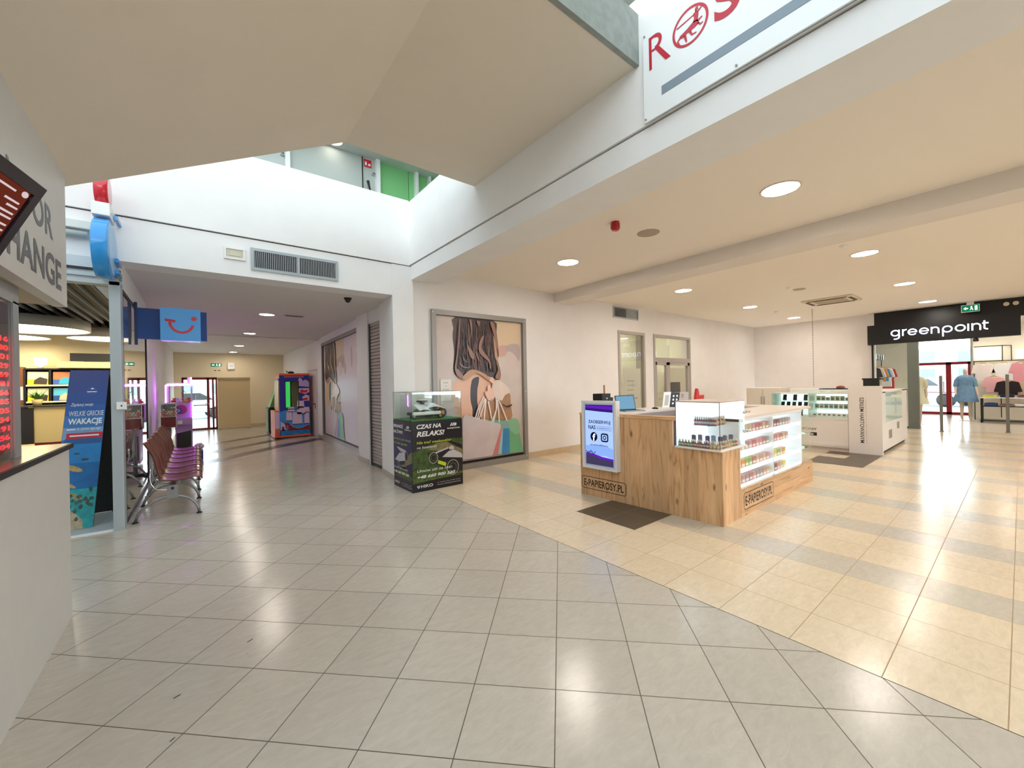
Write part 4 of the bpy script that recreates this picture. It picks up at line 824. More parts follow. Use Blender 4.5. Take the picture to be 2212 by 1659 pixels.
for i, (x, z) in enumerate(((3.02, 6.05), (1.30, 5.9))):
    b = MB(); b.box(x, 8.5, z, x+.05, 8.6, z+.03); b.cyl((x+.012, 8.49, z+.015), .012, .02, 0, 8, 'y'); tag(b.build('bracket', CHR), ('small metal bracket near the extinguisher on the upper floor', 'small metal bracket beside the upper floor post')[i], 'bracket')
# ================================================================ shop window posters, shutter
POLY = {
'wall2': [(0.653,0.988),(0.985,0.989),(0.98,0.837),(0.707,0.809)],
'pinkblur': [(0.704,0.809),(0.799,0.82),(0.791,0.749),(0.705,0.739)],
'dkblur': [(0.799,0.82),(0.966,0.833),(0.969,0.707),(0.905,0.755),(0.836,0.78),(0.798,0.771)],
'blur2': [(0.835,0.753),(0.898,0.751),(0.923,0.706),(0.895,0.649),(0.843,0.63),(0.807,0.659),(0.808,0.712)],
'skin': [(0.183,0.604),(0.395,0.635),(0.61,0.593),(0.625,0.527),(0.558,0.431)],
'skinback': [(0.178,0.546),(0.241,0.572),(0.385,0.585),(0.451,0.564),(0.569,0.527),(0.549,0.456),(0.518,0.385),(0.486,0.27),(0.285,0.311),(0.217,0.315),(0.178,0.391),(0.162,0.466),(0.164,0.516)],
'arm': [(0.607,0.411),(0.815,0.472),(0.843,0.366),(0.837,0.265),(0.521,0.279),(0.519,0.414)],
'strap': [(0.379,0.564),(0.407,0.58),(0.457,0.585),(0.453,0.543),(0.437,0.494),(0.435,0.406),(0.449,0.339),(0.475,0.277),(0.381,0.296),(0.378,0.356),(0.358,0.419),(0.358,0.495),(0.37,0.544)],
'hair': [(0.207,0.986),(0.644,0.989),(0.68,0.922),(0.695,0.813),(0.702,0.739),(0.68,0.717),(0.714,0.648),(0.705,0.563),(0.621,0.578),(0.552,0.593),(0.45,0.621),(0.34,0.618),(0.264,0.58),(0.203,0.597),(0.176,0.644),(0.187,0.762),(0.175,0.862),(0.185,0.92)],
'hl1': [(0.504,0.881),(0.515,0.87),(0.484,0.798),(0.539,0.743),(0.584,0.701),(0.594,0.647),(0.577,0.654),(0.561,0.697),(0.471,0.749),(0.45,0.794),(0.475,0.855)],
'hl2': [(0.243,0.975),(0.253,0.968),(0.236,0.831),(0.217,0.736),(0.199,0.651),(0.184,0.654),(0.207,0.742),(0.223,0.831)],
'hl3': [(0.32,0.814),(0.356,0.787),(0.399,0.747),(0.397,0.712),(0.365,0.718),(0.339,0.756)],
'hl4': [(0.625,0.89),(0.653,0.833),(0.674,0.739),(0.679,0.698),(0.644,0.727),(0.635,0.81)],
'hl5': [(0.593,0.979),(0.635,0.981),(0.673,0.885),(0.688,0.794),(0.664,0.804),(0.632,0.901)],
'hl6': [(0.655,0.702),(0.69,0.673),(0.712,0.611),(0.698,0.567),(0.639,0.582),(0.677,0.636)],
'hl7': [(0.308,0.617),(0.374,0.638),(0.461,0.625),(0.54,0.597),(0.574,0.561),(0.562,0.557),(0.461,0.603),(0.394,0.607),(0.307,0.569),(0.264,0.58)],
'hl8': [(0.184,0.651),(0.245,0.621),(0.286,0.58),(0.307,0.569),(0.264,0.569),(0.203,0.597)],
'hl9': [(0.411,0.768),(0.443,0.734),(0.458,0.699),(0.437,0.716)],
'hl10': [(0.352,0.985),(0.374,0.983),(0.382,0.907),(0.358,0.85),(0.369,0.906)],
'hl11': [(0.434,0.983),(0.473,0.982),(0.46,0.946)],
'hl12': [(0.27,0.73),(0.3,0.7),(0.343,0.687),(0.31,0.69),(0.279,0.707)],
'hl13': [(0.226,0.695),(0.257,0.669),(0.309,0.654),(0.38,0.661),(0.309,0.648),(0.251,0.66)],
'hand': [(0.611,0.541),(0.659,0.562),(0.701,0.555),(0.755,0.532),(0.816,0.49),(0.812,0.464),(0.758,0.447),(0.714,0.408),(0.666,0.428),(0.619,0.443),(0.597,0.491)],
'thumb': [(0.58,0.578),(0.61,0.582),(0.629,0.556),(0.631,0.527),(0.602,0.539),(0.574,0.557)],
'f1': [(0.546,0.517),(0.569,0.524),(0.586,0.505),(0.593,0.459),(0.583,0.419),(0.557,0.423),(0.544,0.47)],
'f2': [(0.589,0.502),(0.61,0.509),(0.614,0.469),(0.631,0.443),(0.613,0.425),(0.589,0.43)],
'f3': [(0.516,0.478),(0.539,0.481),(0.549,0.452),(0.565,0.416),(0.543,0.424),(0.518,0.457)],
'band': [(0.725,0.385),(0.78,0.365),(0.838,0.378),(0.84,0.366),(0.786,0.355),(0.731,0.374)],
'green1': [(0.509,0.268),(0.602,0.274),(0.783,0.253),(0.904,0.264),(0.98,0.008),(0.653,0.016),(0.536,0.034)],
'green2': [(0.783,0.253),(0.904,0.264),(0.947,0.179),(0.893,0.145),(0.812,0.188)],
'teal': [(0.619,0.259),(0.802,0.248),(0.806,0.009),(0.689,0.013)],
'blue': [(0.706,0.173),(0.725,0.201),(0.806,0.196),(0.806,0.009),(0.695,0.012)],
'blue2': [(0.658,0.016),(0.693,0.152),(0.726,0.208),(0.701,0.012)],
'red': [(0.686,0.211),(0.702,0.232),(0.713,0.195),(0.659,0.02),(0.587,0.012)],
'bag': [(0.253,0.289),(0.283,0.325),(0.475,0.281),(0.693,0.238),(0.698,0.21),(0.587,0.012),(0.249,0.014)],
}
PL = [[(0.397, 0.295), (0.433, 0.367), (0.503, 0.446)], [(0.419, 0.287), (0.455, 0.367), (0.514, 0.432)], [(0.436, 0.283), (0.489, 0.365), (0.52, 0.428)], [(0.497, 0.272), (0.512, 0.364), (0.525, 0.421)], [(0.587, 0.279), (0.569, 0.348), (0.551, 0.409)], [(0.589, 0.257), (0.646, 0.344), (0.649, 0.454)], [(0.607, 0.256), (0.652, 0.359), (0.643, 0.443)], [(0.678, 0.248), (0.673, 0.343), (0.66, 0.417)], [(0.777, 0.257), (0.718, 0.356), (0.655, 0.443)]]
PC = {'bgm': (206, 190, 180), 'wall2': (216, 190, 156), 'pinkblur': (204, 160, 150), 'dkblur': (182, 162, 158), 'blur2': (210, 190, 180), 'skin': (226, 178, 150), 'arm': (176, 132, 98), 'strap': (48, 36, 44), 'hair': (74, 52, 48), 'hl': (150, 108, 92), 'hl_b': (190, 142, 104), 'hl_c': (120, 90, 84), 'hl_d': (96, 70, 64), 'hand': (226, 204, 190), 'nail': (236, 190, 170), 'g1': (112, 178, 132), 'g2': (136, 190, 150), 'teal': (130, 176, 168), 'blue': (60, 140, 196), 'blue2': (150, 196, 206), 'red': (206, 128, 128), 'bag': (212, 198, 198), 'rope': (238, 226, 218)}
def smooth(p, k=3):
    """closed Catmull-Rom through the outline points"""
    n = len(p); out = []
    for i in range(n):
        a, b_, c, d = p[i-1], p[i], p[(i+1) % n], p[(i+2) % n]
        for j in range(k):
            t_ = j/k
            out.append(tuple(.5*((2*b_[q_])+(-a[q_]+c[q_])*t_+(2*a[q_]-5*b_[q_]+4*c[q_]-d[q_])*t_*t_+(-a[q_]+3*b_[q_]-3*c[q_]+d[q_])*t_**3) for q_ in (0, 1)))
    return out
def clampp(p): return [(min(max(a, 0), 1), min(max(b_, 0), 1)) for a, b_ in p]
PK_ = list(PC)
def shopper_art(F, wd, hg, x0=0.0, x1=1.0, bgc=None, strands=260):
    b = MB(); pm = [M('print_'+k, (bgc if (k == 'bgm' and bgc) else PC[k]), .35, var=.5 if k == 'hair' else .07 if k in ('bgm', 'bag', 'skin', 'arm', 'g1', 'teal', 'blue', 'hand') else 0, vs_=3, stretch=(26, 26, 1.6) if k == 'hair' else (1, 1, 1)) if not (k == 'bgm' and bgc) else M('print_bg_lilac', bgc, .35) for k in PK_]
    ix = PK_.index; lay = [0.0006]
    def put(pts, key, sm=True):
        q_ = clampp(smooth(pts) if sm else pts); q_ = [((x0+(x1-x0)*a)*wd, v*hg) for a, v in q_]; lay[0] += .00012
        r_ = [q_[0]]
        for z_ in q_[1:]:
            if math.hypot(z_[0]-r_[-1][0], z_[1]-r_[-1][1]) > 1e-4: r_.append(z_)
        b.fpoly(F, r_, lay[0], ix(key))
    b.frect(F, 0, 0, wd, hg, .0004, ix('bgm'))
    P_ = POLY
    put([(.62, 1), (.99, 1), (.985, .835), (.70, .805)], 'wall2', False); put(P_['pinkblur'], 'pinkblur'); put(P_['dkblur'], 'dkblur'); put(P_['blur2'], 'blur2')
    put(P_['arm'], 'arm'); put(P_['skinback'], 'skin'); put(P_['skin'], 'skin'); put(P_['strap'], 'strap')
    h = [(a, min(v+.015, 1) if v > .95 else v) for a, v in P_['hair']]; put(h, 'hair')
    random.seed(21)
    for i in range(strands):
        a = .22+.43*random.random(); v0 = random.uniform(.72, .985); ln = random.uniform(.10, .26); ph = random.uniform(0, 6); am = random.uniform(.004, .016); wv = random.uniform(.0012, .0045)
        a2 = a+random.uniform(-.02, .03); pts = []; n = 7
        left = []; right = []
        for j in range(n+1):
            f_ = j/n; v = max(v0-ln*f_, .62); c_ = a+(a2-a)*f_+am*math.sin(ph+f_*5); w_ = wv*math.sin(PI*(.08+.84*f_))
            c_ = min(max(c_, .205), .665+.02*(1-v)); left.append((c_-w_, v)); right.append((c_+w_, v))
        put(left+right[::-1], random.choice(('hl_c', 'hl_c', 'hl_d', 'hl_d', 'hl_d', 'hl', 'strap', 'strap', 'strap')), False)
    for k in ('hl1', 'hl3', 'hl5', 'hl6', 'hl8', 'hl9', 'hl10', 'hl11'): put(P_[k], 'hl')
    for k in ('hl2', 'hl4', 'hl7', 'hl12', 'hl13'): put(P_[k], 'hl_b' if k in ('hl4', 'hl7') else 'hl')
    put(P_['green1'], 'g1', False); put(P_['green2'], 'g2'); put(P_['teal'], 'teal', False); put(P_['blue'], 'blue', False); put(P_['blue2'], 'blue2', False); put(P_['red'], 'red', False); put(P_['bag'], 'bag', False)
    for l in PL:
        w_ = .007
        q_ = [(a-w_, v) for a, v in l]+[(a+w_, v) for a, v in reversed(l)]; put(q_, 'rope', False)
    put(P_['hand'], 'hand'); put(P_['thumb'], 'nail'); put(P_['f1'], 'nail'); put(P_['f2'], 'nail'); put(P_['f3'], 'nail'); put(P_['band'], 'strap')
    return b, pm
FRM = M('poster_frame_grey', (150, 144, 138), .4, .2)
t = thing('poster_window', 'large framed window poster of a long haired woman holding paper shopping bags, on the hall wall', 'poster', (4.1, 6.12, 0))
b = MB(); b.box(3.10, 6.08, 0, 3.18, 6.2, 2.79); b.box(5.08, 6.08, 0, 5.16, 6.2, 2.79); b.box(3.18, 6.08, 2.705, 5.08, 6.2, 2.79); b.box(3.18, 6.08, 0, 5.08, 6.2, .10); b.build('frame', FRM, t, world=True)
b = MB(); b.box(3.18, 6.14, .10, 5.08, 6.16, 2.705); b.build('back_panel', DARK, t, world=True)
F = Fr((3.19, 6.138, .145), (1, 0, 0), (0, 0, 1)); b, pm = shopper_art(F, 1.885, 2.555); b.build('print', pm, t, world=True)
b = MB()
for x, z in ((5.12, 2.74), (5.12, 1.35), (5.12, .08), (3.12, 2.74)): b.cyl((x, 6.074, z), .008, .006, 0, 10, 'y')
b.build('screw', WHITE, t, world=True)
b = MB(); b.box(3.26, 6.126, 1.235, 3.47, 6.13, 1.60, 0); F = Fr((3.26, 6.1255, 1.235), (1, 0, 0), (0, 0, 1))
b.text(F, 'LOKAL', .06, .30, .09, .022, .0004, 1, .01); b.text(F, 'DO', .09, .24, .03, .022, .0004, 1, .01); b.text(F, 'WYNAJECIA', .035, .18, .14, .022, .0004, 1, .01)
tag(b.build('paper_notice', [M('paper_white', (236, 232, 226), .6), LET]), 'small white paper notice taped to the left of the woman poster', 'notice')
# second poster on the corridor wall
dv = Vector((-.14, -3.88, 0)).normalized(); n_ = Vector((-dv.y, dv.x, 0))
A0 = Vector((2.795, 12.25, 0))
t = thing('poster_window', 'framed window poster of the same woman with bags, on the violet tinted corridor wall', 'poster', (2.73, 10.4, 0))
F = Fr(A0, dv, (0, 0, 1)); L2 = 3.75
b = MB(); b.fbox(F, -.08, .12, -.06, 0, 2.76, .01); b.fbox(F, L2, .12, -.06, L2+.08, 2.76, .01); b.fbox(F, 0, 2.68, -.06, L2, 2.76, .01); b.fbox(F, 0, .12, -.06, L2, .2, .01); b.build('frame', FRM, t, world=True)
b = MB(); b.fbox(F, 0, .2, -.06, L2, 2.68, -.03); b.build('back_panel', DARK, t, world=True)
F2 = Fr(F.p(.12, .23, -.028), dv, (0, 0, 1)); b, pm = shopper_art(F2, L2-.12, 2.44, -.10, .62, (214, 200, 208), 90)
k_ = 0
for (a, v, w_, h_, r_) in ((.58, .78, .10, .14, 0), (.64, .70, .05, .12, 0), (.80, .80, .05, .2, 0), (.92, .78, .03, .12, 0)):
    b.fpoly(F2, [((a+w_*.5*math.cos(g))*(L2-.12), (v+h_*.5*math.sin(g))*2.44) for g in [2*PI*i/14 for i in range(14)]], .0004+.0001*k_, PK_.index('dkblur')); k_ += 1
b.build('print', pm, t, world=True)
b = MB(); b.fbox(F, -.08, 0, -.2, L2+.08, .12, .01); struct('trim_9', b, SKIRTG)
# roller shutter
t = thing('roller_shutter', 'closed grey roller shutter on the corridor side of the white column', 'shutter', (2.64, 7.35, 0))
b = MB(); z = .04
while z < 2.70:
    b.add([(2.64, 7.02, z), (2.64, 7.73, z), (2.625, 7.73, z+.012), (2.625, 7.02, z+.012), (2.625, 7.02, z+.050), (2.625, 7.73, z+.050), (2.64, 7.73, z+.060), (2.64, 7.02, z+.060)], [(0, 1, 2, 3)[::-1], (3, 2, 5, 4)[::-1], (4, 5, 6, 7)[::-1]]); z += .062
b.build('curtain', M('shutter_grey', (176, 166, 160), .45, .3), t, world=True)
b = MB(); b.box(2.60, 7.0, 0, 2.66, 7.03, 2.74); b.box(2.60, 7.72, 0, 2.66, 7.75, 2.74); b.build('guide_rail', M('rail_dark', (90, 88, 88), .4, .4), t, world=True); b = MB(); b.box(2.61, 7.03, .0, 2.65, 7.72, .045); b.build('bottom_bar', DARK, t, world=True)

# ---------------------------------------------------------------- big banner on the parapet
t = thing('brand_banner', 'huge white banner with red lettering and a grey bar on the white parapet', 'banner', (2.71, .2, 3.4))
b = MB(); b.box(2.700, -1.9, 3.455, 2.712, 1.745, 4.118, 0)
F = Fr((2.6985, 1.745, 3.455), (0, -1, 0), (0, 0, 1)); y_ = lambda y: 1.745-y; z_ = lambda z: z-3.455
b.frect(F, y_(1.598), z_(3.588), y_(-1.6), z_(3.652), .0008, 2)
# R with a slanted leg
b.fpoly(F, [(y_(1.694), z_(3.822)), (y_(1.672), z_(3.822)), (y_(1.672), z_(4.062)), (y_(1.694), z_(4.062))], .001, 1)
b.fring(F, y_(1.645), z_(4.005), .058, .026, .0012, 1, 20, rb=.058, a0=-PI/2, a1=PI/2); b.frect(F, y_(1.694), z_(4.043), y_(1.645), z_(4.063), .0011, 1); b.frect(F, y_(1.672), z_(3.947), y_(1.640), z_(3.962), .0011, 1)
b.fpoly(F, [(y_(1.645), z_(3.955)), (y_(1.61), z_(3.955)), (y_(1.522), z_(3.822)), (y_(1.562), z_(3.822))], .0013, 1)
# round emblem
cx_, cz_ = y_(1.378), z_(3.935)
b.fring(F, cx_, cz_, .128, .017, .001, 1, 48)
def em(pts): b.fpoly(F, [(cx_+a*.1, cz_+v*.1) for a, v in pts], .0015, 1)
em([(-.75, -.25), (-.2, -.1), (.25, .1), (.55, .05), (.62, -.25), (.3, -.35), (-.3, -.4), (-.6, -.5)]); em([(.2, .0), (.55, .0), (.62, .45), (.45, .72), (.25, .6), (.3, .3)]); em([(.4, .65), (.58, .72), (.6, .92), (.42, .95), (.36, .8)])
em([(-.95, .35), (.3, .5), (.3, .58), (-.95, .45)]); em([(.55, .5), (.95, .75), (.92, .82), (.5, .62)]); em([(-.75, -.3), (-.95, -.5), (-.8, -.85), (-.72, -.82), (-.84, -.52), (-.6, -.4)])
em([(-.5, -.4), (-.3, -.95), (-.2, -.95), (-.28, -.4)]); em([(-.1, -.4), (.1, -.75), (.45, -.78), (.46, -.70), (.18, -.66), (.08, -.35)]); em([(.5, -.2), (.7, -.45), (.9, -.4), (.92, -.32), (.74, -.34), (.62, -.15)]); em([(.45, .0), (.85, .1), (.88, .02), (.55, -.12)])
for k, ch in enumerate('SSMANN'):
    y0 = 1.215-k*.235; b.text(F, ch, y_(y0), z_(3.822), .16 if ch == 'S' else .2, .245, .0012, 1, .02)
b.build('panel', [M('banner_white', (244, 246, 246), .25), M('banner_crimson', (196, 22, 48), .35), M('banner_slate', (134, 148, 160), .4)], t, world=True)
b = MB()
for y, z in ((1.73, 4.10), (1.73, 3.475), (1.085, 3.475), (.4, 3.475), (1.085, 4.1)): b.cyl((2.692, y, z), .007, .008, 0, 10, 'x')
b.build('screw', GREY, t, world=True)

# ---------------------------------------------------------------- lawn robot display
t = thing('display_plinth', 'black advertising plinth with glass case, green lettering and a phone number', 'display case', (2.745, 5.61, 0))
BK = M('ad_black', (22, 18, 26), .4); LW = M('ad_white', (240, 240, 238), .4); LY = M('ad_lime', (196, 214, 40), .4)
pm = [BK, LW, LY, M('ad_field', (62, 84, 34), .5, var=.5, vs_=22), M('ad_path', (128, 120, 84), .5, var=.25, vs_=12), M('ad_robot', (196, 192, 198), .4), M('ad_robot_dark', (30, 28, 32), .4), M('ad_dusk', (44, 38, 84), .5, var=.2), M('ad_grass', (74, 96, 40), .6, var=.6, vs_=40), M('ad_line', (120, 150, 50), .5)]
x0, x1, y0, y1 = 2.345, 3.153, 5.27, 5.945
b = MB(); b.box(x0, y0, 0, x1, y1, .998, 0); F = Fr((x0, y0-.0005, 0), (1, 0, 0), (0, 0, 1)); W_ = x1-x0
P_ = lambda pts, m, c: b.fpoly(F, [(a*W_, v) for a, v in pts], c, m)
P_([(.0, .18), (.95, .18), (1, .2), (1, .52), (.67, .68), (.38, .66), (.0, .56)], 3, .0005); P_([(.0, .3), (.45, .33), (.7, .25), (.99, .22), (.99, .17), (0, .12)], 8, .0007)
P_([(.45, .66), (.67, .665), (1, .53), (1, .44), (.67, .52), (.3, .58)], 4, .0009); P_([(.66, .72), (1, .70), (1, .60), (.8, .66)], 3, .0008)
P_([(.297, .493), (.279, .531), (.396, .541), (.7, .556), (.815, .545), (.997, .42), (.997, .213), (.847, .187), (.713, .249), (.47, .351), (.354, .415)], 6, .0012)
P_([(.573, .45), (.71, .525), (.815, .537), (.963, .477), (.997, .442), (.997, .40)], 5, .0016); P_([(.711, .584), (.774, .601), (.826, .574), (.815, .537), (.731, .545)], 5, .0016); P_([(.31, .505), (.40, .525), (.70, .585), (.70, .565), (.42, .505)], 5, .0015)
for a, v, r_ in ((.40, .455, .072), (.79, .28, .10)): b.fdisc(F, a*W_, v, r_, .0018, 6, 24, rb=r_*1.12); b.fring(F, a*W_, v, r_, .008, .002, 5, 26, rb=r_*1.12); b.fring(F, a*W_, v, r_*.6, .004, .002, 9, 20, rb=r_*.66)
P_([(.492, .414), (.654, .36), (.641, .309), (.481, .364)], 2, .0022)
T_ = lambda s, a, v, w_, h_, m=1, bo=.03, sh=.25: b.text(F, s, a*W_, v, w_*W_, h_, .0026, m, bo, sh)
T_('CZAS NA', .085, .888, .475, .062); T_('RELAKS!', .085, .778, .545, .074); T_('Nie trać weekendów', .082, .675, .68, .04, 2, .015); T_('na koszenie', .082, .607, .385, .036, 1, 0)
T_('Umów się na test:', .082, .262, .70, .052, 1, 0); T_('+48 660 900 560', .08, .185, .756, .046); b.frect(F, .08*W_, .150, .945*W_, .154, .002, 9)
T_('HIKO', .152, .052, .225, .042, 1, .02, 0); T_('ul. Wiejska 19b, 34-300 Żywiec', .47, .082, .475, .016, 1, 0); T_('www.robotykoszace.pl', .47, .05, .475, .016, 1, 0); T_('MAMMOTION', .688, .852, .265, .020, 1, .03, 0)
P_([(.075, .088), (.135, .09), (.13, .07), (.105, .05), (.08, .07)], 1, .002); P_([(.09, .082), (.122, .083), (.105, .062)], 0, .0024)
P_([(.745, .895), (.775, .94), (.80, .94), (.772, .895)], 1, .002); P_([(.785, .895), (.815, .94), (.84, .94), (.812, .895)], 1, .002); P_([(.825, .895), (.845, .94), (.88, .935), (.885, .915), (.865, .895)], 1, .002)
F = Fr((x0-.0005, y1, 0), (0, -1, 0), (0, 0, 1)); W_ = y1-y0
P_([(.02, .30), (.98, .30), (.98, .80), (.02, .80)], 7, .0006); P_([(.55, .32), (.98, .42), (.98, .58), (.3, .32)], 4, .0009); P_([(.02, .02), (.3, .28), (.55, .32), (.98, .2), (.98, .02)], 8, .0006); P_([(.02, .02), (.98, .02), (.98, .17), (.02, .17)], 0, .0009)
P_([(.076, .397), (.313, .509), (.589, .546), (.72, .50), (.60, .42), (.306, .385)], 5, .0012); P_([(.12, .385), (.306, .385), (.60, .42), (.62, .37), (.35, .33), (.15, .34)], 6, .0011); P_([(.177, .596), (.25, .60), (.671, .574), (.668, .545), (.398, .538)], 5, .0012)
for a, v, r_ in ((.70, .49, .055), (.27, .345, .04)): b.fdisc(F, a*W_, v, r_, .0016, 6, 20, rb=r_*1.3); b.fring(F, a*W_, v, r_, .006, .0018, 5, 20, rb=r_*1.3)
T_('SPRAWDŹ', .03, .885, .52, .062, 1, .03, 0); T_('NA ŻYWO', .03, .80, .50, .062, 1, .03, 0); T_('Zobacz jak działa', .03, .70, .90, .035, 2, 0, .2); T_('w Twoim ogrodzie', .03, .635, .72, .035, 2, .01, .2); T_('Umów się na test:', .03, .272, .74, .034, 1, 0, .2); T_('+48 660 900 560', .02, .205, .80, .040, 1, .03, .2)
b.frect(F, .03*W_, .158, .95*W_, .161, .0016, 9); T_('HIKO', .06, .055, .26, .035, 1, .02, 0); T_('ul. Wiejska 19b', .42, .075, .5, .014, 1, 0, 0); T_('www.robotykoszace.pl', .42, .045, .53, .014, 1, 0, 0); T_('MAMMOTION', .64, .862, .31, .016, 1, .03, 0)
P_([(.72, .89), (.76, .93), (.79, .93), (.76, .89)], 1, .002); P_([(.78, .89), (.81, .93), (.86, .925), (.86, .905), (.82, .89)], 1, .002)
b.build('plinth', pm, t, world=True)
b = MB(); b.box(x0+.01, y0+.01, .998, x1-.01, y1-.01, 1.012); b.build('turf', M('turf_green', (66, 140, 62), .9, var=.35, vs_=60, bump=.4), t, world=True)
b = MB()
for (a0, b0, a1, b1) in ((x0+.004, y0+.004, x1-.004, y0+.009), (x0+.004, y1-.009, x1-.004, y1-.004), (x0+.004, y0+.009, x0+.009, y1-.009), (x1-.009, y0+.009, x1-.004, y1-.009)): b.box(a0, b0, 1.0, a1, b1, 1.405)
b.box(x0+.004, y0+.004, 1.405, x1-.004, y1-.004, 1.41); b.build('glass_case', glass('case_glass', (.93, .96, .95), 1.6), t, world=True)
b = MB()
E_ = M('glass_edge', (70, 92, 88), .2)
for (x, y) in ((x0+.004, y0+.004), (x1-.004, y0+.004), (x0+.004, y1-.004), (x1-.004, y1-.004)): b.box(x-.002, y-.002, 1.0, x+.002, y+.002, 1.412)
for y in (y0+.004, y1-.004): b.box(x0+.004, y-.002, 1.409, x1-.004, y+.002, 1.413)
for x in (x0+.004, x1-.004): b.box(x-.002, y0+.004, 1.409, x+.002, y1-.004, 1.413)
b.build('case_edge', E_, t, world=True)
# the mower itself
RW = M('robot_white', (238, 240, 240), .25, coat=.5); RB = M('robot_black', (26, 26, 30), .4)
t = thing('robot_mower', 'white and black robot lawn mower inside the glass case', 'lawn mower', (2.72, 5.6, 1.012))
b = MB(); b.box(2.50, 5.44, 1.055, 2.90, 5.80, 1.10); b.ball((2.72, 5.62, 1.10), .16, 0, 20, 1.2, 1, .5); b.build('chassis', RB, t, world=True, bev=.012)
b = MB(); b.grid(lambda u, v: (2.66+.32*u, 5.48+.30*v, 1.135+.10*math.sin(PI*(.12+.8*u))*(1-.5*(2*v-1)**2)), 12, 10); b.build('body_shell', RW, t, world=True, solid=.012)
b = MB(); b.grid(lambda u, v: (2.52+.18*u+.03*(1-v), 5.44+.16*v, 1.13+.085*v+.02*math.sin(PI*u)), 8, 8); b.build('front_cover', RW, t, world=True, solid=.012)
b = MB(); b.lathe([(.03, -.03), (.035, -.01), (.085, 0), (.085, .02), (.06, .032), (.001, .035)], (2.665, 5.6, 1.255), 0, 28); b.build('knob', RB, t, world=True); b = MB(); b.lathe([(.075, 0), (.06, .013), (.001, .016)][::1], (2.665, 5.6, 1.277), 0, 28); b.build('knob_cap', RW, t, world=True)
b = MB(); b.box(2.40, 5.33, 1.075, 2.84, 5.38, 1.125); b.build('bumper', RW, t, world=True, bev=.012)
b = MB(); b.tube([(2.5, 5.38, 1.09), (2.55, 5.46, 1.09)], .012); b.tube([(2.78, 5.38, 1.09), (2.74, 5.46, 1.09)], .012); b.build('bumper_arm', RB, t, world=True)
for x, y, r_ in ((2.95, 5.52, .075), (2.95, 5.78, .075), (2.47, 5.48, .045), (2.85, 5.40, .04)):
    b = MB(); b.lathe([(r_*.5, -.028), (r_*.9, -.03), (r_, -.02), (r_, .02), (r_*.9, .03), (r_*.5, .028)], (x, y, 1.012+r_), 0, 26, 'y'); o = b.build('wheel', RB, t, world=True)
    b = MB(); b.fdisc(Fr((x, y-.0295, 1.012+r_), (1, 0, 0), (0, 0, 1)), 0, 0, r_*.45, 0, 0, 18); b.build('hub', M('robot_orange', (224, 130, 40), .4) if r_ > .05 else GREY, o, world=False) if False else b.build('hub', M('robot_orange', (224, 130, 40), .4) if r_ > .05 else GREY, t, world=True)
# ================================================================ e-cigarette kiosk
WV = wood_mat('kiosk_oak_vertical', True); WH = wood_mat('kiosk_oak_horizontal', False)
KT = M('kiosk_top_laminate', (230, 216, 204), .35); LIT = emat('backlit_white', (232, 244, 255), 1.5); LED = emat('led_strip', (240, 248, 255), 4.0)
t = thing('vape_kiosk', 'oak wood sales kiosk with rounded shop logo on its front and side', 'kiosk', (5.5, 2.8, 0))
KF = Fr((4.08, 3.716, 0), (.0604, -.998, 0), (0, 0, 1)); KS = Fr((4.19, 1.899, 0), (1, 0, 0), (0, 0, 1))
def logo(b, F, a0, z0, w_, h_, m=1):
    b.frrect(F, a0, z0, a0+w_, z0+h_, .035, .008, .001, m); b.text(F, 'E-PAPIEROSY.PL', a0+.04, z0+h_*.22, w_-.08, h_*.56, .001, m, .018)
INK = M('logo_black', (34, 24, 22), .5)
b = MB(); b.fbox(KF, 0, 0, -.035, .68, 1.06, 0); b.fbox(KF, .684, 0, -.035, 1.30, 1.06, 0); logo(b, KF, .012, .085, .69, .165); b.fbox(KF, 1.304, 0, -.034, 1.826, .762, 0); b.build('front_panel', [WV, INK], t, world=True)
b = MB(); b.fbox(KF, .0, 1.06, -.13, 1.34, 1.095, .012); b.build('front_ledge', WH, t, world=True, bev=.003)
b = MB(); b.fbox(KS, 0, 0, -.04, .43, .762, 0); b.build('corner_post', WV, t, world=True)
b = MB(); b.fbox(KS, .434, 0, -.45, 2.83, .30, 0); logo(b, KS, .50, .06, .84, .19); b.build('base_plinth', [WH, INK], t, world=True)
b = MB(); b.box(4.12, 3.68, 0, 7.0, 3.72, 1.05); b.box(6.98, 2.3, 0, 7.02, 3.72, 1.05); b.build('back_panel', WV, t, world=True)
b = MB(); b.box(4.24, 3.28, 1.05, 7.0, 3.72, 1.08); b.build('counter_top', M('counter_white', (236, 230, 226), .3), t, world=True, bev=.003)
b = MB(); b.box(4.74, 1.905, 1.062, 7.02, 2.42, 1.092); b.box(6.6, 2.42, 1.062, 7.02, 3.28, 1.092); b.build('display_top', KT, t, world=True, bev=.004)
b = MB(); b.box(4.75, 2.40, 0, 6.98, 2.42, 1.06); b.box(4.30, 2.42, 0, 4.32, 3.28, 1.04); b.box(4.24, 3.27, .2, 6.98, 3.285, 1.05); b.build('inner_panel', M('kiosk_grey_inner', (168, 160, 160), .5), t, world=True)
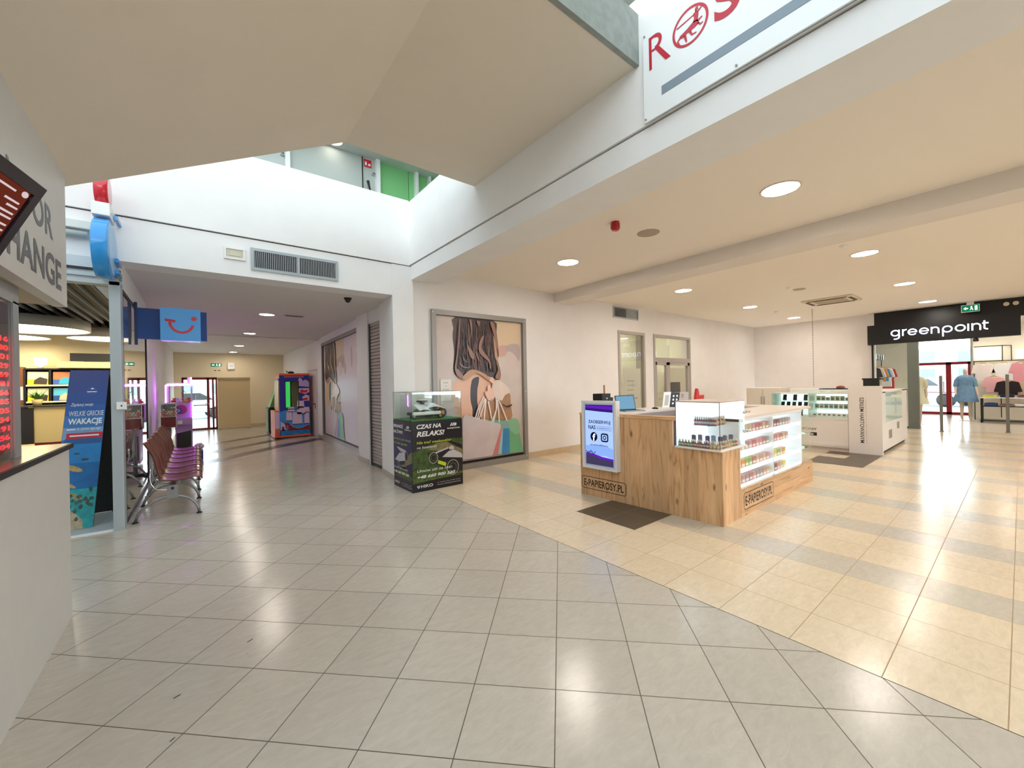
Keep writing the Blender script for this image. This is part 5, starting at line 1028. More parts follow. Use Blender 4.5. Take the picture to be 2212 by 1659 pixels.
# lit side display: frame, backlight, shelves, glass
b = MB()
for x in (4.625, 5.575, 6.60): b.box(x, 1.91, .30, x+.028, 2.25, 1.062)
b.box(4.625, 1.91, .30, 6.63, 2.25, .318); b.box(4.625, 1.905, 1.035, 6.63, 2.3, 1.062); b.build('display_frame', M('display_white', (240, 240, 240), .3), t, world=True)
b = MB(); b.box(4.64, 2.235, .32, 6.61, 2.25, 1.035); b.build('backlight', LIT, t, world=True)
for z in (.885, .70, .505, .33):
    b = MB()
    for (xa, xb) in ((4.655, 5.573), (5.605, 6.598)): b.box(xa, 1.925, z-.022, xb, 2.235, z, 0); b.box(xa, 1.918, z-.03, xb, 1.926, z+.012, 1)
    b.build('shelf', [M('shelf_white', (240, 244, 248), .3), M('rail_white', (250, 250, 250), .2, emit=.9, ecol=(240, 246, 255))], t, world=True)
b = MB(); b.box(4.64, 1.902, .31, 6.60, 1.906, 1.045); b.box(6.63, 1.902, .31, 7.015, 1.906, 1.06); b.box(7.011, 1.906, .31, 7.015, 2.4, 1.06); b.build('display_glass', GL, t, world=True)
b = MB()
for z in (.5, .70, .885): b.box(6.64, 1.92, z-.006, 7.0, 2.38, z)
b.build('glass_shelf', glass('shelf_glass', (.86, .93, .93), 1.5), t, world=True)
prod = {'maroon': (112, 52, 58), 'beige': (206, 178, 140), 'pink': (206, 140, 140), 'orange': (228, 150, 60), 'green': (140, 176, 70), 'rose': (190, 100, 104), 'grey': (150, 140, 140), 'wine': (130, 40, 56), 'yellow': (232, 200, 90)}
rows = {(0, 0): ['maroon', 'maroon', 'beige', 'beige', 'pink', 'rose', 'rose', 'beige', 'rose'], (0, 1): ['beige', 'beige', 'grey', 'pink', 'rose', 'pink', 'pink', 'rose', 'grey'], (0, 2): ['orange', 'orange', 'green', 'green', 'rose', 'beige', 'pink', 'beige', 'pink'], (0, 3): ['grey', 'pink', 'grey', 'rose', 'pink', 'grey', 'grey', 'pink', 'beige'],
        (1, 0): ['wine', 'wine', 'wine', 'grey', 'grey', 'grey', 'pink'], (1, 1): ['pink', 'rose', 'pink', 'rose', 'beige', 'pink'], (1, 2): ['beige', 'yellow', 'green', 'beige', 'orange'], (1, 3): ['rose', 'wine', 'pink', 'beige', 'yellow']}
protos = {}
ROWN = ('top', 'second', 'third', 'bottom'); BAYN = ('left', 'right')
for (bay, r_), cl in rows.items():
    for k, cn_ in enumerate(cl):
        if cn_ not in protos:
            b = MB(); b.box(-.043, -.03, 0, .043, .03, .092, 0); b.box(-.036, -.0308, .02, .036, -.03, .045, 1)
            o = b.build('product_box', [M('pack_'+cn_, prod[cn_], .4), M('pack_label', (226, 214, 208), .4)]); protos[cn_] = o
        else: o = protos[cn_].copy(); C.objects.link(o)
        o.location = ((4.71 if bay == 0 else 5.66)+k*.1, 1.975, (.885, .70, .505, .33)[r_])
        tag(o, '%s product box in the %s row of the %s lit bay on the kiosk side' % (cn_, ROWN[r_], BAYN[bay]), 'box', 'product boxes in the lit kiosk shelves')
b = MB(); b.lathe([(.06, 0), (.065, .01), (.065, .09), (.05, .1)], (6.85, 2.08, .885), 0, 24); tag(b.build('red_jar', M('jar_red', (206, 70, 74), .3)), 'red jar on the glass shelf at the end of the kiosk', 'jar')
b = MB(); b.lathe([(.055, .1), (.05, .16), (.03, .165)], (6.85, 2.08, .885), 0, 24); tag(b.build('jar_lid', M('jar_clear', (226, 232, 236), .1)), 'clear rounded lid standing over the red jar', 'lid')
# illuminated glass case on the corner
t = thing('glass_showcase', 'small brightly lit glass showcase with two hinges on the near kiosk corner', 'display case', (4.44, 2.13, .765))
CX0, CX1, CY0, CY1 = 4.15, 4.735, 1.895, 2.372
b = MB(); b.box(CX0-.01, CY0-.012, .765, CX1+.015, CY1+.01, .785); b.build('base', M('case_white', (244, 238, 232), .3), t, world=True)
b = MB(); b.box(CX0, CY0, 1.262, CX1, CY1, 1.27); b.box(CX0-.006, CY0-.006, 1.270, CX1+.008, CY1, 1.276); b.build('top', M('case_top', (214, 196, 184), .3), t, world=True)
b = MB(); b.box(CX1-.012, CY0, .785, CX1, CY1, 1.262); b.box(CX0, CY1-.012, .785, CX1, CY1, 1.262); b.build('back_panel', M('case_back_glow', (244, 248, 252), .4, emit=.35, ecol=(222, 240, 255)), t, world=True)  # white back panels given a glow to brighten the case inside
b = MB(); b.box(CX0+.02, CY1-.03, 1.250, CX1-.02, CY1-.02, 1.262); b.box(CX1-.03, CY0+.02, 1.250, CX1-.02, CY1-.03, 1.262); b.box(CX0+.02, CY1-.03, .90, CX1-.02, CY1-.022, .908); b.build('led_strip', LED, t, world=True)
b = MB(); b.box(CX0, CY0, .785, CX0+.004, CY1, 1.262); b.box(CX0, CY0, .785, CX1, CY0+.004, 1.262); b.build('pane', GL, t, world=True)
b = MB(); b.box(CX0-.001, CY0-.001, .785, CX0+.004, CY0+.004, 1.27); b.box(CX0-.001, CY1-.006, .785, CX0+.006, CY1, 1.27); b.build('edge', E_, t, world=True)
b = MB(); b.prism([(4.30, 2.28), (4.66, 2.28), (4.66, 2.05), (4.36, 2.05), (4.30, 2.10)], .998, 1.003); b.build('middle_shelf', glass('shelf_glass'), t, world=True)
b = MB()
for z in (1.14, .93): b.tube([(4.735, 1.90, z), (4.735, 1.87, z), (4.71, 1.86, z)], .009); b.cyl((4.70, 1.885, z-.015), .012, .03); b.tube([(4.74, 1.89, z+.01), (4.79, 1.86, z)], .008)
b.build('hinge', CHR, t, world=True)
bc = {'orange': (226, 150, 80), 'brown': (140, 88, 56), 'red': (176, 60, 76), 'green': (110, 130, 96), 'violet': (110, 90, 130), 'amber': (220, 170, 100)}
bp = {}
def small_bottle(cn_, x, y, z, lab):
    if cn_ not in bp:
        b = MB(); b.lathe([(.0135, 0), (.0145, .003), (.0145, .045), (.007, .052), (.007, .056)], (0, 0, 0), 0, 14); b.lathe([(.0085, .056), (.0085, .075), (.004, .080)], (0, 0, 0), 1, 12); b.lathe([(.0148, .012), (.0148, .034)], (0, 0, 0), 2, 14)
        o = b.build('liquid_bottle', [M('liquid_'+cn_, bc[cn_], .25), M('bottle_cap', (226, 222, 216), .4), M('bottle_label', (206, 196, 180), .5)]); bp[cn_] = o
    else: o = bp[cn_].copy(); C.objects.link(o)
    o.location = (x, y, z); o.scale = (1.15, 1.15, .95 if z < .9 else 1.2); tag(o, lab, 'bottle', 'small liquid bottles in the kiosk showcase')
seq = ['green', 'green', 'brown', 'green', 'green', 'red', 'red', 'brown', 'violet', 'red', 'amber', 'amber', 'orange']
for i, cn_ in enumerate(seq): small_bottle(cn_, CX0+.028, CY1-.03-i*.0345, .786, '%s liquid bottle in the front row on the floor of the lit showcase' % cn_)
for i, cn_ in enumerate(['orange', 'brown', 'orange', 'amber', 'amber', 'brown', 'red', 'violet']): small_bottle(cn_, CX0+.075+i*.06, CY0+.03, .786, '%s liquid bottle in the side row on the floor of the lit showcase' % cn_)
for i in range(10):
    b_ = 'violet' if i % 3 else 'red'; small_bottle(b_, 4.37, 2.26-i*.024, 1.004, '%s liquid bottle on the middle shelf, row along the front pane' % b_)
for i in range(6): small_bottle('amber' if i % 2 else 'red', 4.41+i*.042, 2.065, 1.004, '%s liquid bottle on the middle shelf, row along the side pane' % ('amber' if i % 2 else 'red'))
for i, (x, y, h, c) in enumerate(((4.3, 2.25, .09, (70, 76, 80)), (4.32, 2.19, .11, (120, 110, 140)), (4.32, 2.11, .085, (96, 84, 130)), (4.33, 2.05, .11, (150, 160, 190)), (4.36, 1.99, .075, (86, 60, 110)), (4.42, 1.97, .11, (96, 110, 120)), (4.56, 1.97, .095, (90, 80, 110)))):
    b = MB(); b.box(x, y-.02, .786, x+.02, y+.02, .87+h*.3, 0); b.box(x-.0006, y-.014, .83, x, y+.014, .85, 1); b.cyl((x+.01, y, .87+h*.3), .005, .006)
    tag(b.build('vape_device', [M('device_%d' % i, c, .35), M('bottle_label')]), ('dark grey', 'lilac', 'indigo', 'pale blue', 'purple', 'slate', 'dusky violet')[i]+' vape device box standing behind the bottles in the showcase', 'device', 'vape devices in the showcase')
# lit advertising screen
t = thing('advertising_screen', 'white framed lit advertising screen with social media icons on the kiosk front', 'screen', (4.04, 3.36, .39))
b = MB(); a0, a1, z0, z1 = .10, .63, .385, 1.262
b.fbox(KF, a0, z0, .002, a1, z1, .075); b.fbox(KF, a0+.03, z0, .075, a1-.03, z0+.03, .09); b.fbox(KF, a0+.03, z1-.03, .075, a1-.03, z1, .09); b.fbox(KF, a0, z0, .075, a0+.03, z1, .09); b.fbox(KF, a1-.03, z0, .075, a1, z1, .09)
b.build('frame', M('screen_white', (240, 238, 236), .3), t, world=True, bev=.002)
b = MB(); F = Fr(KF.p(a0+.03, z0+.03, .0765), KF.u, KF.v); W_, H_ = a1-a0-.06, z1-z0-.06
pm = [emat('scr_grey_edge', (140, 146, 166), .5), emat('scr_pale', (158, 184, 236), .62), emat('scr_purple', (92, 30, 176), .55), emat('scr_indigo', (52, 28, 110), .5), emat('scr_ink', (14, 14, 46), .4), emat('scr_dark', (70, 62, 94), .45), emat('scr_white', (214, 226, 255), .7), emat('scr_mid', (128, 160, 226), .62)]
b.frect(F, 0, 0, W_, H_, 0, 0); g = .022; b.frect(F, g, g, W_-g, H_-g, .0005, 1)
P_ = lambda pts, m, c: b.fpoly(F, [(a*W_, v*H_) for a, v in pts], c, m)
P_([(.05, .885), (.5, .87), (.95, .86), (.95, .975), (.05, .975)], 3, .001); P_([(.05, .925), (.95, .90), (.95, .955), (.05, .965)], 2, .0012)
P_([(.05, .2), (.4, .17), (.7, .19), (.95, .15), (.95, .3), (.6, .36), (.05, .32)], 7, .0009)
P_([(.05, .026), (.95, .026), (.95, .135), (.6, .15), (.3, .19), (.05, .20)], 5, .001); P_([(.05, .18), (.3, .17), (.6, .13), (.95, .12), (.95, .15), (.6, .165), (.3, .20), (.05, .21)], 2, .0012)
b.fline(F, [(.05*W_, .24*H_), (.14*W_, .2*H_), (.22*W_, .25*H_), (.3*W_, .19*H_), (.38*W_, .24*H_)], .008, .0015, 4)
b.text(F, 'ZAOBSERWUJ', .15*W_, .665*H_, .72*W_, .066*H_, .0015, 4, .02); b.text(F, 'NAS', .15*W_, .585*H_, .24*W_, .066*H_, .0015, 4, .02)
b.frrect(F, .43*W_, .578*H_, .90*W_, .64*H_, .008, .003, .0015, 4); b.text(F, 'E-PAPIEROSY.PL', .46*W_, .597*H_, .41*W_, .022*H_, .0015, 4, .01)
b.fdisc(F, .33*W_, .47*H_, .115*W_, .0015, 4, 32, rb=.072*H_); b.text(F, 'f', .285*W_, .405*H_, .10*W_, .115*H_, .0022, 6, .03)
b.frrect(F, .56*W_, .40*H_, .80*W_, .535*H_, .03, .018, .0015, 4); b.fring(F, .68*W_, .468*H_, .055*W_, .012, .0015, 4, 24, rb=.034*H_); b.fdisc(F, .745*W_, .505*H_, .005, .0015, 4, 10)
b.text(F, '@VAPECLUBPOLAND', .21*W_, .325*H_, .58*W_, .026*H_, .0015, 4, .01); b.text(F, 'vape', .1*W_, .2*H_, .2*W_, .03*H_, .0016, 4, .0, .3)
b.build('display', pm, t, world=True)
# things on the counters
t = thing('laptop', 'open silver laptop with pale blue screen on the kiosk counter', 'laptop', (4.85, 3.45, 1.08), -.35)
b = MB(); b.box(-.16, -.12, 0, .16, .10, .014, 0); b.box(-.14, -.03, .014, .14, .08, .0155, 1); b.build('keyboard', [M('laptop_silver', (150, 150, 154), .3, .5), DARK], t, bev=.002)
b = MB(); F = Fr((-.16, .10, .012), (1, 0, 0), (0, .25, 1)); b.fbox(F, 0, 0, -.008, .32, .215, 0, 0); b.frect(F, .01, .012, .31, .205, .0006, 1); b.build('screen', [DARK, emat('laptop_screen', (128, 176, 206), .42)], t)
b = MB(); b.ball((5.42, 3.42, 1.09), .03, 0, 16, 1, 1.7, .6); tag(b.build('mouse', DARK), 'black computer mouse beside the laptop', 'mouse')
b = MB(); b.box(5.05, 3.33, 1.081, 5.30, 3.40, 1.083); tag(b.build('note_sheet', WHITE), 'white sheet of paper in front of the laptop', 'paper')
t = thing('black_box', 'black box with an orange stick on the kiosk counter behind the lit screen', 'box', (4.35, 3.55, 1.08)); b = MB(); b.box(4.24, 3.46, 1.08, 4.42, 3.62, 1.345, 0); b.box(4.42, 3.48, 1.08, 4.50, 3.58, 1.29, 0); F = Fr((4.24, 3.459, 1.08), (1, 0, 0), (0, 0, 1)); b.fdisc(F, .10, .2, .012, .0006, 1, 12); b.fdisc(F, .10, .16, .012, .0006, 1, 12); b.build('housing', [DARK, WHITE], t, world=True, bev=.004); b = MB(); b.box(4.39, 3.54, 1.345, 4.405, 3.556, 1.46); b.build('stick', M('stick_orange', (196, 126, 84), .5), t, world=True)
t = thing('card_stand', 'leaning white card display with black side on the kiosk counter', 'display', (6.0, 3.6, 1.08)); b = MB(); F = Fr((5.78, 3.52, 1.08), (.95, -.3, 0), (.25, 0, 1)); b.fbox(F, 0, 0, -.01, .14, .25, 0, 0); b.frect(F, .03, .03, .11, .20, .0006, 1); b.fbox(F, .15, 0, -.01, .32, .235, 0, 2)
for k in range(2):
    for j in range(3): b.fdisc(F, .20+k*.07, .06+j*.06, .018, .001, 0, 14)
b.build('card', [WHITE, M('card_grey', (200, 196, 192), .5), DARK], t, world=True)
t = thing('product_display_board', 'grey display board with round pictures on the kiosk counter', 'display', (6.45, 3.62, 1.08)); b = MB(); b.box(6.10, 3.60, 1.08, 6.74, 3.66, 1.30, 0); F = Fr((6.10, 3.599, 1.08), (1, 0, 0), (0, 0, 1))
for k, (a, v, m_) in enumerate(((.08, .16, 1), (.16, .16, 2), (.36, .16, 3), (.44, .16, 1), (.08, .06, 1), (.16, .06, 1), (.40, .06, 3))): b.fdisc(F, a, v, .032, .0006+k*.0001, m_, 20); b.fdisc(F, a, v, .02, .0016, 0, 16)
b.build('board', [M('board_grey', (196, 190, 188), .4), M('pic_dark', (90, 70, 80), .4), M('pic_maroon', (130, 60, 70), .4), M('pic_peach', (224, 160, 110), .4)], t, world=True)
b = MB(); b.fprism(Fr((6.84, 3.56, 1.08), (1, 0, 0), (0, 0, 1)), [(0, 0), (.28, .08), (.28, .16), (.12, .15), (.09, .26), (.05, .28), (.02, .2), (0, .12)], 0, .05); tag(b.build('card_terminal', M('terminal_red', (206, 44, 34), .4), bev=.01), 'bright red angular stand behind the lit showcase', 'stand')

# ================================================================ phone accessory kiosk further back
PW2 = M('phone_kiosk_white', (238, 230, 223), .35); LIT2 = emat('display_light', (214, 240, 228), .8)
t = thing('phone_kiosk', 'white phone accessory kiosk with glass counters and vertical lettering', 'kiosk', (11.6, 2.6, 0))
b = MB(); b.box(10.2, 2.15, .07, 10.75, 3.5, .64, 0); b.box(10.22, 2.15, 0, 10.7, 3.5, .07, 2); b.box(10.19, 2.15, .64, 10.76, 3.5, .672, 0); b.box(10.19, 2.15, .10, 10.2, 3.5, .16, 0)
F = Fr((10.199, 3.10, 0), (0, -1, 0), (0, 0, 1)); b.text(F, 'TELEFONY', 0, .40, .43, .05, .001, 1, .01); b.frect(F, .31, .285, .43, .355, .001, 1); b.frect(F, .33, .30, .37, .33, .0015, 0)
b.build('counter_base', [PW2, DARK, M('plinth_beige', (196, 180, 166), .5)], t, world=True)  # recessed plinth has a darker beige than the base
b = MB(); b.box(10.17, 1.64, 0, 10.24, 2.14, 1.32, 0); F = Fr((10.169, 1.965, 1.10), (0, 0, -1), (0, -1, 0)); b.text(F, 'SZKŁEM HARTOWANYM', 0, 0, .885, .062, .001, 1, .01); b.text(F, 'ZABEZPIECZ SWÓJ TELEFON', .0, .085, .885, .018, .001, 2, 0)
b.build('front_board', [PW2, M('kiosk_lettering', (60, 54, 50), .5), M('kiosk_fine_print', (170, 156, 146), .5)], t, world=True)
b = MB(); b.box(10.24, 1.66, .06, 12.95, 2.14, .57, 0); b.box(10.3, 1.70, 0, 12.9, 2.14, .06, 1); b.box(10.24, 1.66, .57, 10.62, 2.14, 1.20, 0); b.box(12.38, 1.66, .57, 12.95, 2.14, 1.20, 0); b.box(10.24, 1.66, 1.18, 12.95, 2.14, 1.21, 0)
F = Fr((10.24, 1.659, 0), (1, 0, 0), (0, 0, 1)); b.frect(F, .65, .25, .95, .42, .001, 2); b.frect(F, 1.5, .38, 1.75, .52, .001, 2)
b.build('side_counter', [PW2, DARK, M('side_print', (150, 136, 126), .5)], t, world=True)
b = MB(); b.box(10.62, 2.12, .58, 12.38, 2.14, 1.18); b.box(10.74, 2.16, .68, 10.75, 3.49, 1.16); b.build('backlight', LIT2, t, world=True)
b = MB(); b.box(10.62, 1.662, .58, 12.38, 1.666, 1.18); b.box(10.20, 2.15, .675, 10.204, 3.5, 1.165); b.build('pane', GL, t, world=True)
b = MB(); b.box(10.19, 2.14, 1.165, 10.76, 3.51, 1.178); 
for y in (2.14, 2.80, 3.49): b.box(10.2, y, .675, 10.74, y+.014, 1.165)
b.build('display_frame', M('display_frame_pale', (214, 226, 216), .3), t, world=True)
for z in (.84, 1.0): b = MB(); b.box(10.32 if z < .9 else 10.48, 2.155, z-.008, 10.74, 3.49, z); b.build('shelf', glass('shelf_glass'), t, world=True)
b = MB(); b.box(11.35, 2.9, 0, 12.2, 3.5, 1.24, 0); b.box(11.3, 2.2, 1.20, 11.8, 2.95, 1.23, 0); b.box(11.28, 2.22, 1.235, 11.6, 2.9, 1.25, 1); b.build('inner_counter', [PW2, DARK], t, world=True)
ph = None
for i, (x, y, z) in enumerate([(10.40, 3.40-.13*k, .68) for k in range(4)]+[(10.55, 3.40-.11*k, .845) for k in range(5)]+[(10.62, 3.38-.2*k, 1.005) for k in range(3)]):
    if ph is None:
        b = MB(); F = Fr((0, .035, 0), (0, -1, 0), (.35, 0, 1)); b.fbox(F, 0, 0, -.01, .07, .135, 0, 0); b.frect(F, .004, .012, .066, .125, .0006, 1); b.box(.02, -.03, 0, .06, .03, .03, 0); ph = b.build('smartphone', [DARK, M('phone_glass', (36, 40, 52), .1)]); o = ph
    else: o = ph.copy(); C.objects.link(o)
    o.location = (x, y, z); tag(o, 'black phone on a stand on the %s level of the left glass counter' % ('floor', 'middle', 'top')[0 if i < 4 else 1 if i < 9 else 2], 'phone', 'phones in the left glass counter')
acc = [((236, 238, 232), 'white'), ((196, 206, 196), 'pale grey'), ((120, 170, 206), 'blue'), ((226, 214, 190), 'cream'), ((214, 130, 130), 'pink'), ((60, 70, 90), 'navy')]
ap = {}
for i in range(22):
    l_ = (0, 1, 2)[i % 3]; k = i//3; ci = (i*5+l_) % 6 if i % 4 == 0 else (0, 1, 3)[i % 3]
    if ci not in ap:
        b = MB(); b.box(0, -.036, 0, .03, .036, .10 if ci % 2 else .075, 0); b.box(-.0008, -.02, .03, 0, .02, .05, 1); ap[ci] = b.build('accessory_box', [M('acc_%s' % acc[ci][1].replace(' ', '_'), acc[ci][0], .4), M('acc_mark', (70, 70, 80), .4)]); o = ap[ci]
    else: o = ap[ci].copy(); C.objects.link(o)
    o.location = ((10.35, 10.5, 10.62)[l_], 2.74-k*.082, (.68, .845, 1.005)[l_])
    tag(o, '%s accessory box on the %s level of the right glass counter' % (acc[ci][1], ('floor', 'middle', 'top')[l_]), 'box', 'accessory boxes in the right glass counter')
t = thing('till_monitor', 'black till monitor on the near end of the phone kiosk', 'monitor', (10.5, 1.85, 1.21)); b = MB(); b.box(10.45, 1.72, 1.30, 10.49, 1.96, 1.46); b.box(10.47, 1.70, 1.44, 10.75, 1.98, 1.47); b.build('screen', DARK, t, world=True); b = MB(); b.cyl((10.5, 1.84, 1.21), .02, .1); b.box(10.42, 1.76, 1.21, 10.58, 1.92, 1.22); b.build('stand', DARK, t, world=True)
t = thing('storage_cabinet', 'cream two-door cabinet standing left of the phone kiosk', 'cabinet', (11.8, 4.2, 0)); b = MB(); b.box(11.4, 3.72, 0, 12.1, 4.50, 1.27); b.build('body', M('cabinet_cream', (234, 222, 208), .45), t, world=True, bev=.004)
for y0_, y1_ in ((3.73, 4.10), (4.11, 4.49)):
    b = MB(); b.box(11.385, y0_, .05, 11.4, y1_, 1.25); d_ = b.build('door', M('cabinet_door', (236, 224, 210), .45), t, world=True); b = MB(); yy = 4.07 if y0_ < 4 else 4.14; b.box(11.370, yy-.008, .85, 11.385, yy+.008, 1.05); b.build('handle', GREY, d_, world=False).matrix_parent_inverse = Matrix.Translation((-11.8, -4.2, 0))
b = MB(); b.ball((11.5, 2.55, 1.27), .07, 0, 16, 1, 1.2, .6); tag(b.build('basket', M('basket_brown', (150, 80, 50), .6)), 'small round brown basket on the phone kiosk counter', 'basket')

# ================================================================ hall wall window and doors
DF = M('door_frame_taupe', (176, 166, 158), .4, .15)
def frame(b, x0, x1, z0, z1, w_, y0=6.11, y1=6.2): b.box(x0, y0, z0, x0+w_, y1, z1); b.box(x1-w_, y0, z0, x1, y1, z1); b.box(x0+w_, y0, z1-w_, x1-w_, y1, z1); b.box(x0+w_, y0, z0, x1-w_, y1, z0+w_)
b = MB(); frame(b, 8.15, 9.28, .05, 2.77, .07); w2 = struct('window_2', b, DF)
b = MB(); b.box(8.22, 6.15, .12, 9.21, 6.158, 2.70); b.build('pane', glass('shop_glass'), w2)
b = MB(); frame(b, 9.68, 11.62, 0, 2.77, .07); b.box(9.75, 6.11, 2.02, 11.55, 6.2, 2.14); b.box(10.30, 6.12, 0, 10.48, 6.2, 2.02); b.box(9.75, 6.12, 0, 9.83, 6.2, 2.02); b.box(11.45, 6.12, 0, 11.55, 6.2, 2.02); b.box(9.75, 6.12, 1.94, 11.55, 6.2, 2.02); b.box(9.75, 6.12, 0, 11.55, 6.2, .1)
d3 = struct('door_3', b, DF)
b = MB(); b.box(9.75, 6.15, 2.14, 11.55, 6.158, 2.70); b.box(9.83, 6.15, .1, 10.30, 6.158, 1.94); b.box(10.48, 6.15, .1, 11.45, 6.158, 1.94); b.build('pane', glass('shop_glass'), d3)
b = MB(); b.tube([(10.39, 6.12, 1.05), (10.39, 6.07, 1.05), (10.28, 6.07, 1.05)], .011); b.build('door_handle', DARK, d3)
b = MB(); b.box(10.55, 6.17, .5, 11.35, 6.175, 1.86); tag(b.build('door_blind', M('cream_blind', (226, 208, 178), .6)), 'cream blind hanging behind the right door leaf', 'blind')
b = MB(); b.box(10.56, 6.162, .9, 11.08, 6.168, 1.46, 0); b.box(10.85, 6.160, 1.02, 10.98, 6.162, 1.12, 1); tag(b.build('door_poster', [DARK, WHITE]), 'black poster on the right leaf of the glass door', 'poster')
b = MB(); b.box(8.40, 6.163, .30, 9.12, 6.168, 1.84, 0); F = Fr((8.40, 6.1625, 0), (1, 0, 0), (0, 0, 1))
for k, (s_, w_) in enumerate((('Szanowni', .32), ('mieszkańcy', .36), ('Otwarcie', .26), ('już wkrótce', .30))): b.text(F, s_, .14, 1.50-k*.115, w_, .045, .0004, 1, .005)
b.text(F, 'Zapraszamy', .28, 1.05, .3, .045, .0004, 1, .02)
tag(b.build('window_poster', [M('poster_cream', (232, 216, 196), .5), LET]), 'tall cream paper poster with grey lines of text in the hall window', 'poster')
b = MB(); b.box(7.5, 8.4, 0, 12.4, 8.5, 3.3); b.box(7.4, 6.4, 0, 7.5, 8.5, 3.3); b.box(12.3, 6.4, 0, 12.4, 8.5, 3.3); b.box(7.4, 6.4, 3.3, 12.4, 8.5, 3.4); struct('wall_office', b, M('office_wall', (228, 226, 204), .7))
b = MB(); b.poly([(7.4, 6.13, 0), (12.4, 6.13, 0), (12.4, 8.5, 0), (7.4, 8.5, 0)]); struct('floor', b, M('office_floor', (190, 180, 160), .5))
downlight(9.4, 7.4, 3.3, .17, 'unseen ceiling light added to brighten the room behind the hall window', None, LG2); downlight(11.2, 7.4, 3.3, .17, 'unseen ceiling light added to brighten the room behind the glass door', None, LG2)  # two unseen lamps added to brighten the room behind the glass

# ================================================================ clothes shop
SBK = M('shop_black', (12, 12, 16), .35)
def shop_letters(b, F):
    h = .185; s = .030; r = h/2; y0 = .10; c = .004; x = 0.0
    def ring(cx, a0=0, a1=2*PI): b.fring(F, cx, y0+r, r*1.05, s, c, 0, 30, rb=r, a0=a0, a1=a1)
    ring(.10); b.frect(F, .10+r*1.05-s, y0-.02, .10+r*1.05, y0+h, c, 0); b.fring(F, .10, y0-.02, r*1.05, s, c, 0, 16, rb=r*.8, a0=-PI*.62, a1=0)
    x = .245; b.frect(F, x, y0, x+s, y0+h, c, 0); b.fring(F, x+.085, y0+h-.085, .085, s, c, 0, 14, a0=PI*.45, a1=PI)
    for cx in (.455, .685):
        ring(cx, 0, 2*PI*.90); b.frect(F, cx-r*1.0, y0+r-s*.45, cx+r*1.02, y0+r+s*.45, c+.0005, 0)
    def nn(x): b.frect(F, x, y0, x+s, y0+h, c, 0); b.frect(F, x+.165-s, y0, x+.165, y0+r, c, 0); b.fring(F, x+.0825, y0+h-.0825, .0825, s, c, 0, 20, a0=0, a1=PI)
    nn(.815); x = 1.03; b.frect(F, x, y0-.10, x+s, y0+r, c, 0); ring(x+r*1.05)
    ring(1.36); b.frect(F, 1.485, y0, 1.485+s, y0+h, c, 0); nn(1.555)
    x = 1.76; b.frect(F, x, y0+.03, x+s, y0+h+.05, c, 0); b.frect(F, x-.02, y0+h-s, x+.085, y0+h, c+.0005, 0); b.fring(F, x+.06, y0+.06, .06, s, c, 0, 12, a0=PI, a1=PI*1.6)
t = thing('shop_sign', 'black shop fascia with glowing white lowercase name over the clothes shop entrance', 'sign', (16.05, 1.4, 2.46))
b = MB(); b.box(16.12, -3.9, 2.95, 16.3, 2.74, 3.405); b.build('upper_board', SBK, t, world=True)
b = MB(); b.box(15.95, .0, 2.455, 16.14, 2.87, 3.03); b.build('lower_board', SBK, t, world=True)
b = MB(); F = Fr((15.95, 2.355, 2.555), (0, -1, 0), (0, 0, 1)); shop_letters(b, F); b.build('letters', emat('letter_glow', (214, 222, 255), 2.6), t, world=True)
exit_sign('green exit sign hanging before the black shop fascia', Fr((15.9, .97, 3.14), (0, -1, 0), (0, 0, 1)), .32, .19, .08)
t = thing('spotlight', 'small black spotlight under the black shop fascia', 'light', (15.98, .73, 2.4)); b = MB(); b.lathe([(.03, -.09), (.055, -.08), (.04, 0)], (16.0, .73, 2.455), 0, 18); b.build('head', SBK, t, world=True)
for i, (y, l) in enumerate(((.22, 'small white lamp on the upper black fascia, left of the two'), (.07, 'small white lamp on the upper black fascia at the picture edge'))):
    b = MB(); b.cyl((16.06, y, 3.26), .035, .07, 0, 16, 'x'); b.lathe([(.05, 0), (.02, .04)], (16.03, y, 3.26), 0, 16, 'x'); tag(b.build('spotlight', M('lamp_offwhite', (214, 204, 184), .4)), l, 'light', 'white lamps on the black fascia')
b = MB(); b.box(15.96, 1.80, 0, 16.16, 2.02, 2.455); struct('wall_column', b, M('shop_column_grey', (104, 110, 104), .5))
b = MB(); b.box(16.05, 2.76, 0, 16.1, 2.80, 2.455); b.box(16.05, 2.02, 0, 16.1, 2.76, .05); w3 = struct('window_3', b, SBK); b = MB(); b.box(16.07, 2.02, .05, 16.076, 2.76, 2.45); b.build('pane', GL, w3)
b = MB(); b.box(16.12, 2.74, 0, 16.3, 2.86, 3.4); b.box(16.3, 2.80, 0, 22.6, 2.86, 0.01); struct('wall_shop_side', b, WALLR)
sg = None
for i, (x, y, l) in enumerate(((15.6, 1.34, 'slim grey security post in front of the red doors'), (16.3, .235, 'slim grey security post in front of the clothes table'))):
    if sg is None:
        sg = thing('security_post', l, 'post', (x, y, 0), 0, 'security posts at the shop entrance'); b = MB(); b.box(-.012, -.03, .02, .012, .03, 1.49); b.build('post', M('post_grey', (120, 118, 112), .4, .3), sg, bev=.004); b = MB(); b.box(-.09, -.04, 0, .09, .04, .02); b.build('base', M('post_grey'), sg)
    else: dup(sg, (x, y, 0), 0, l)
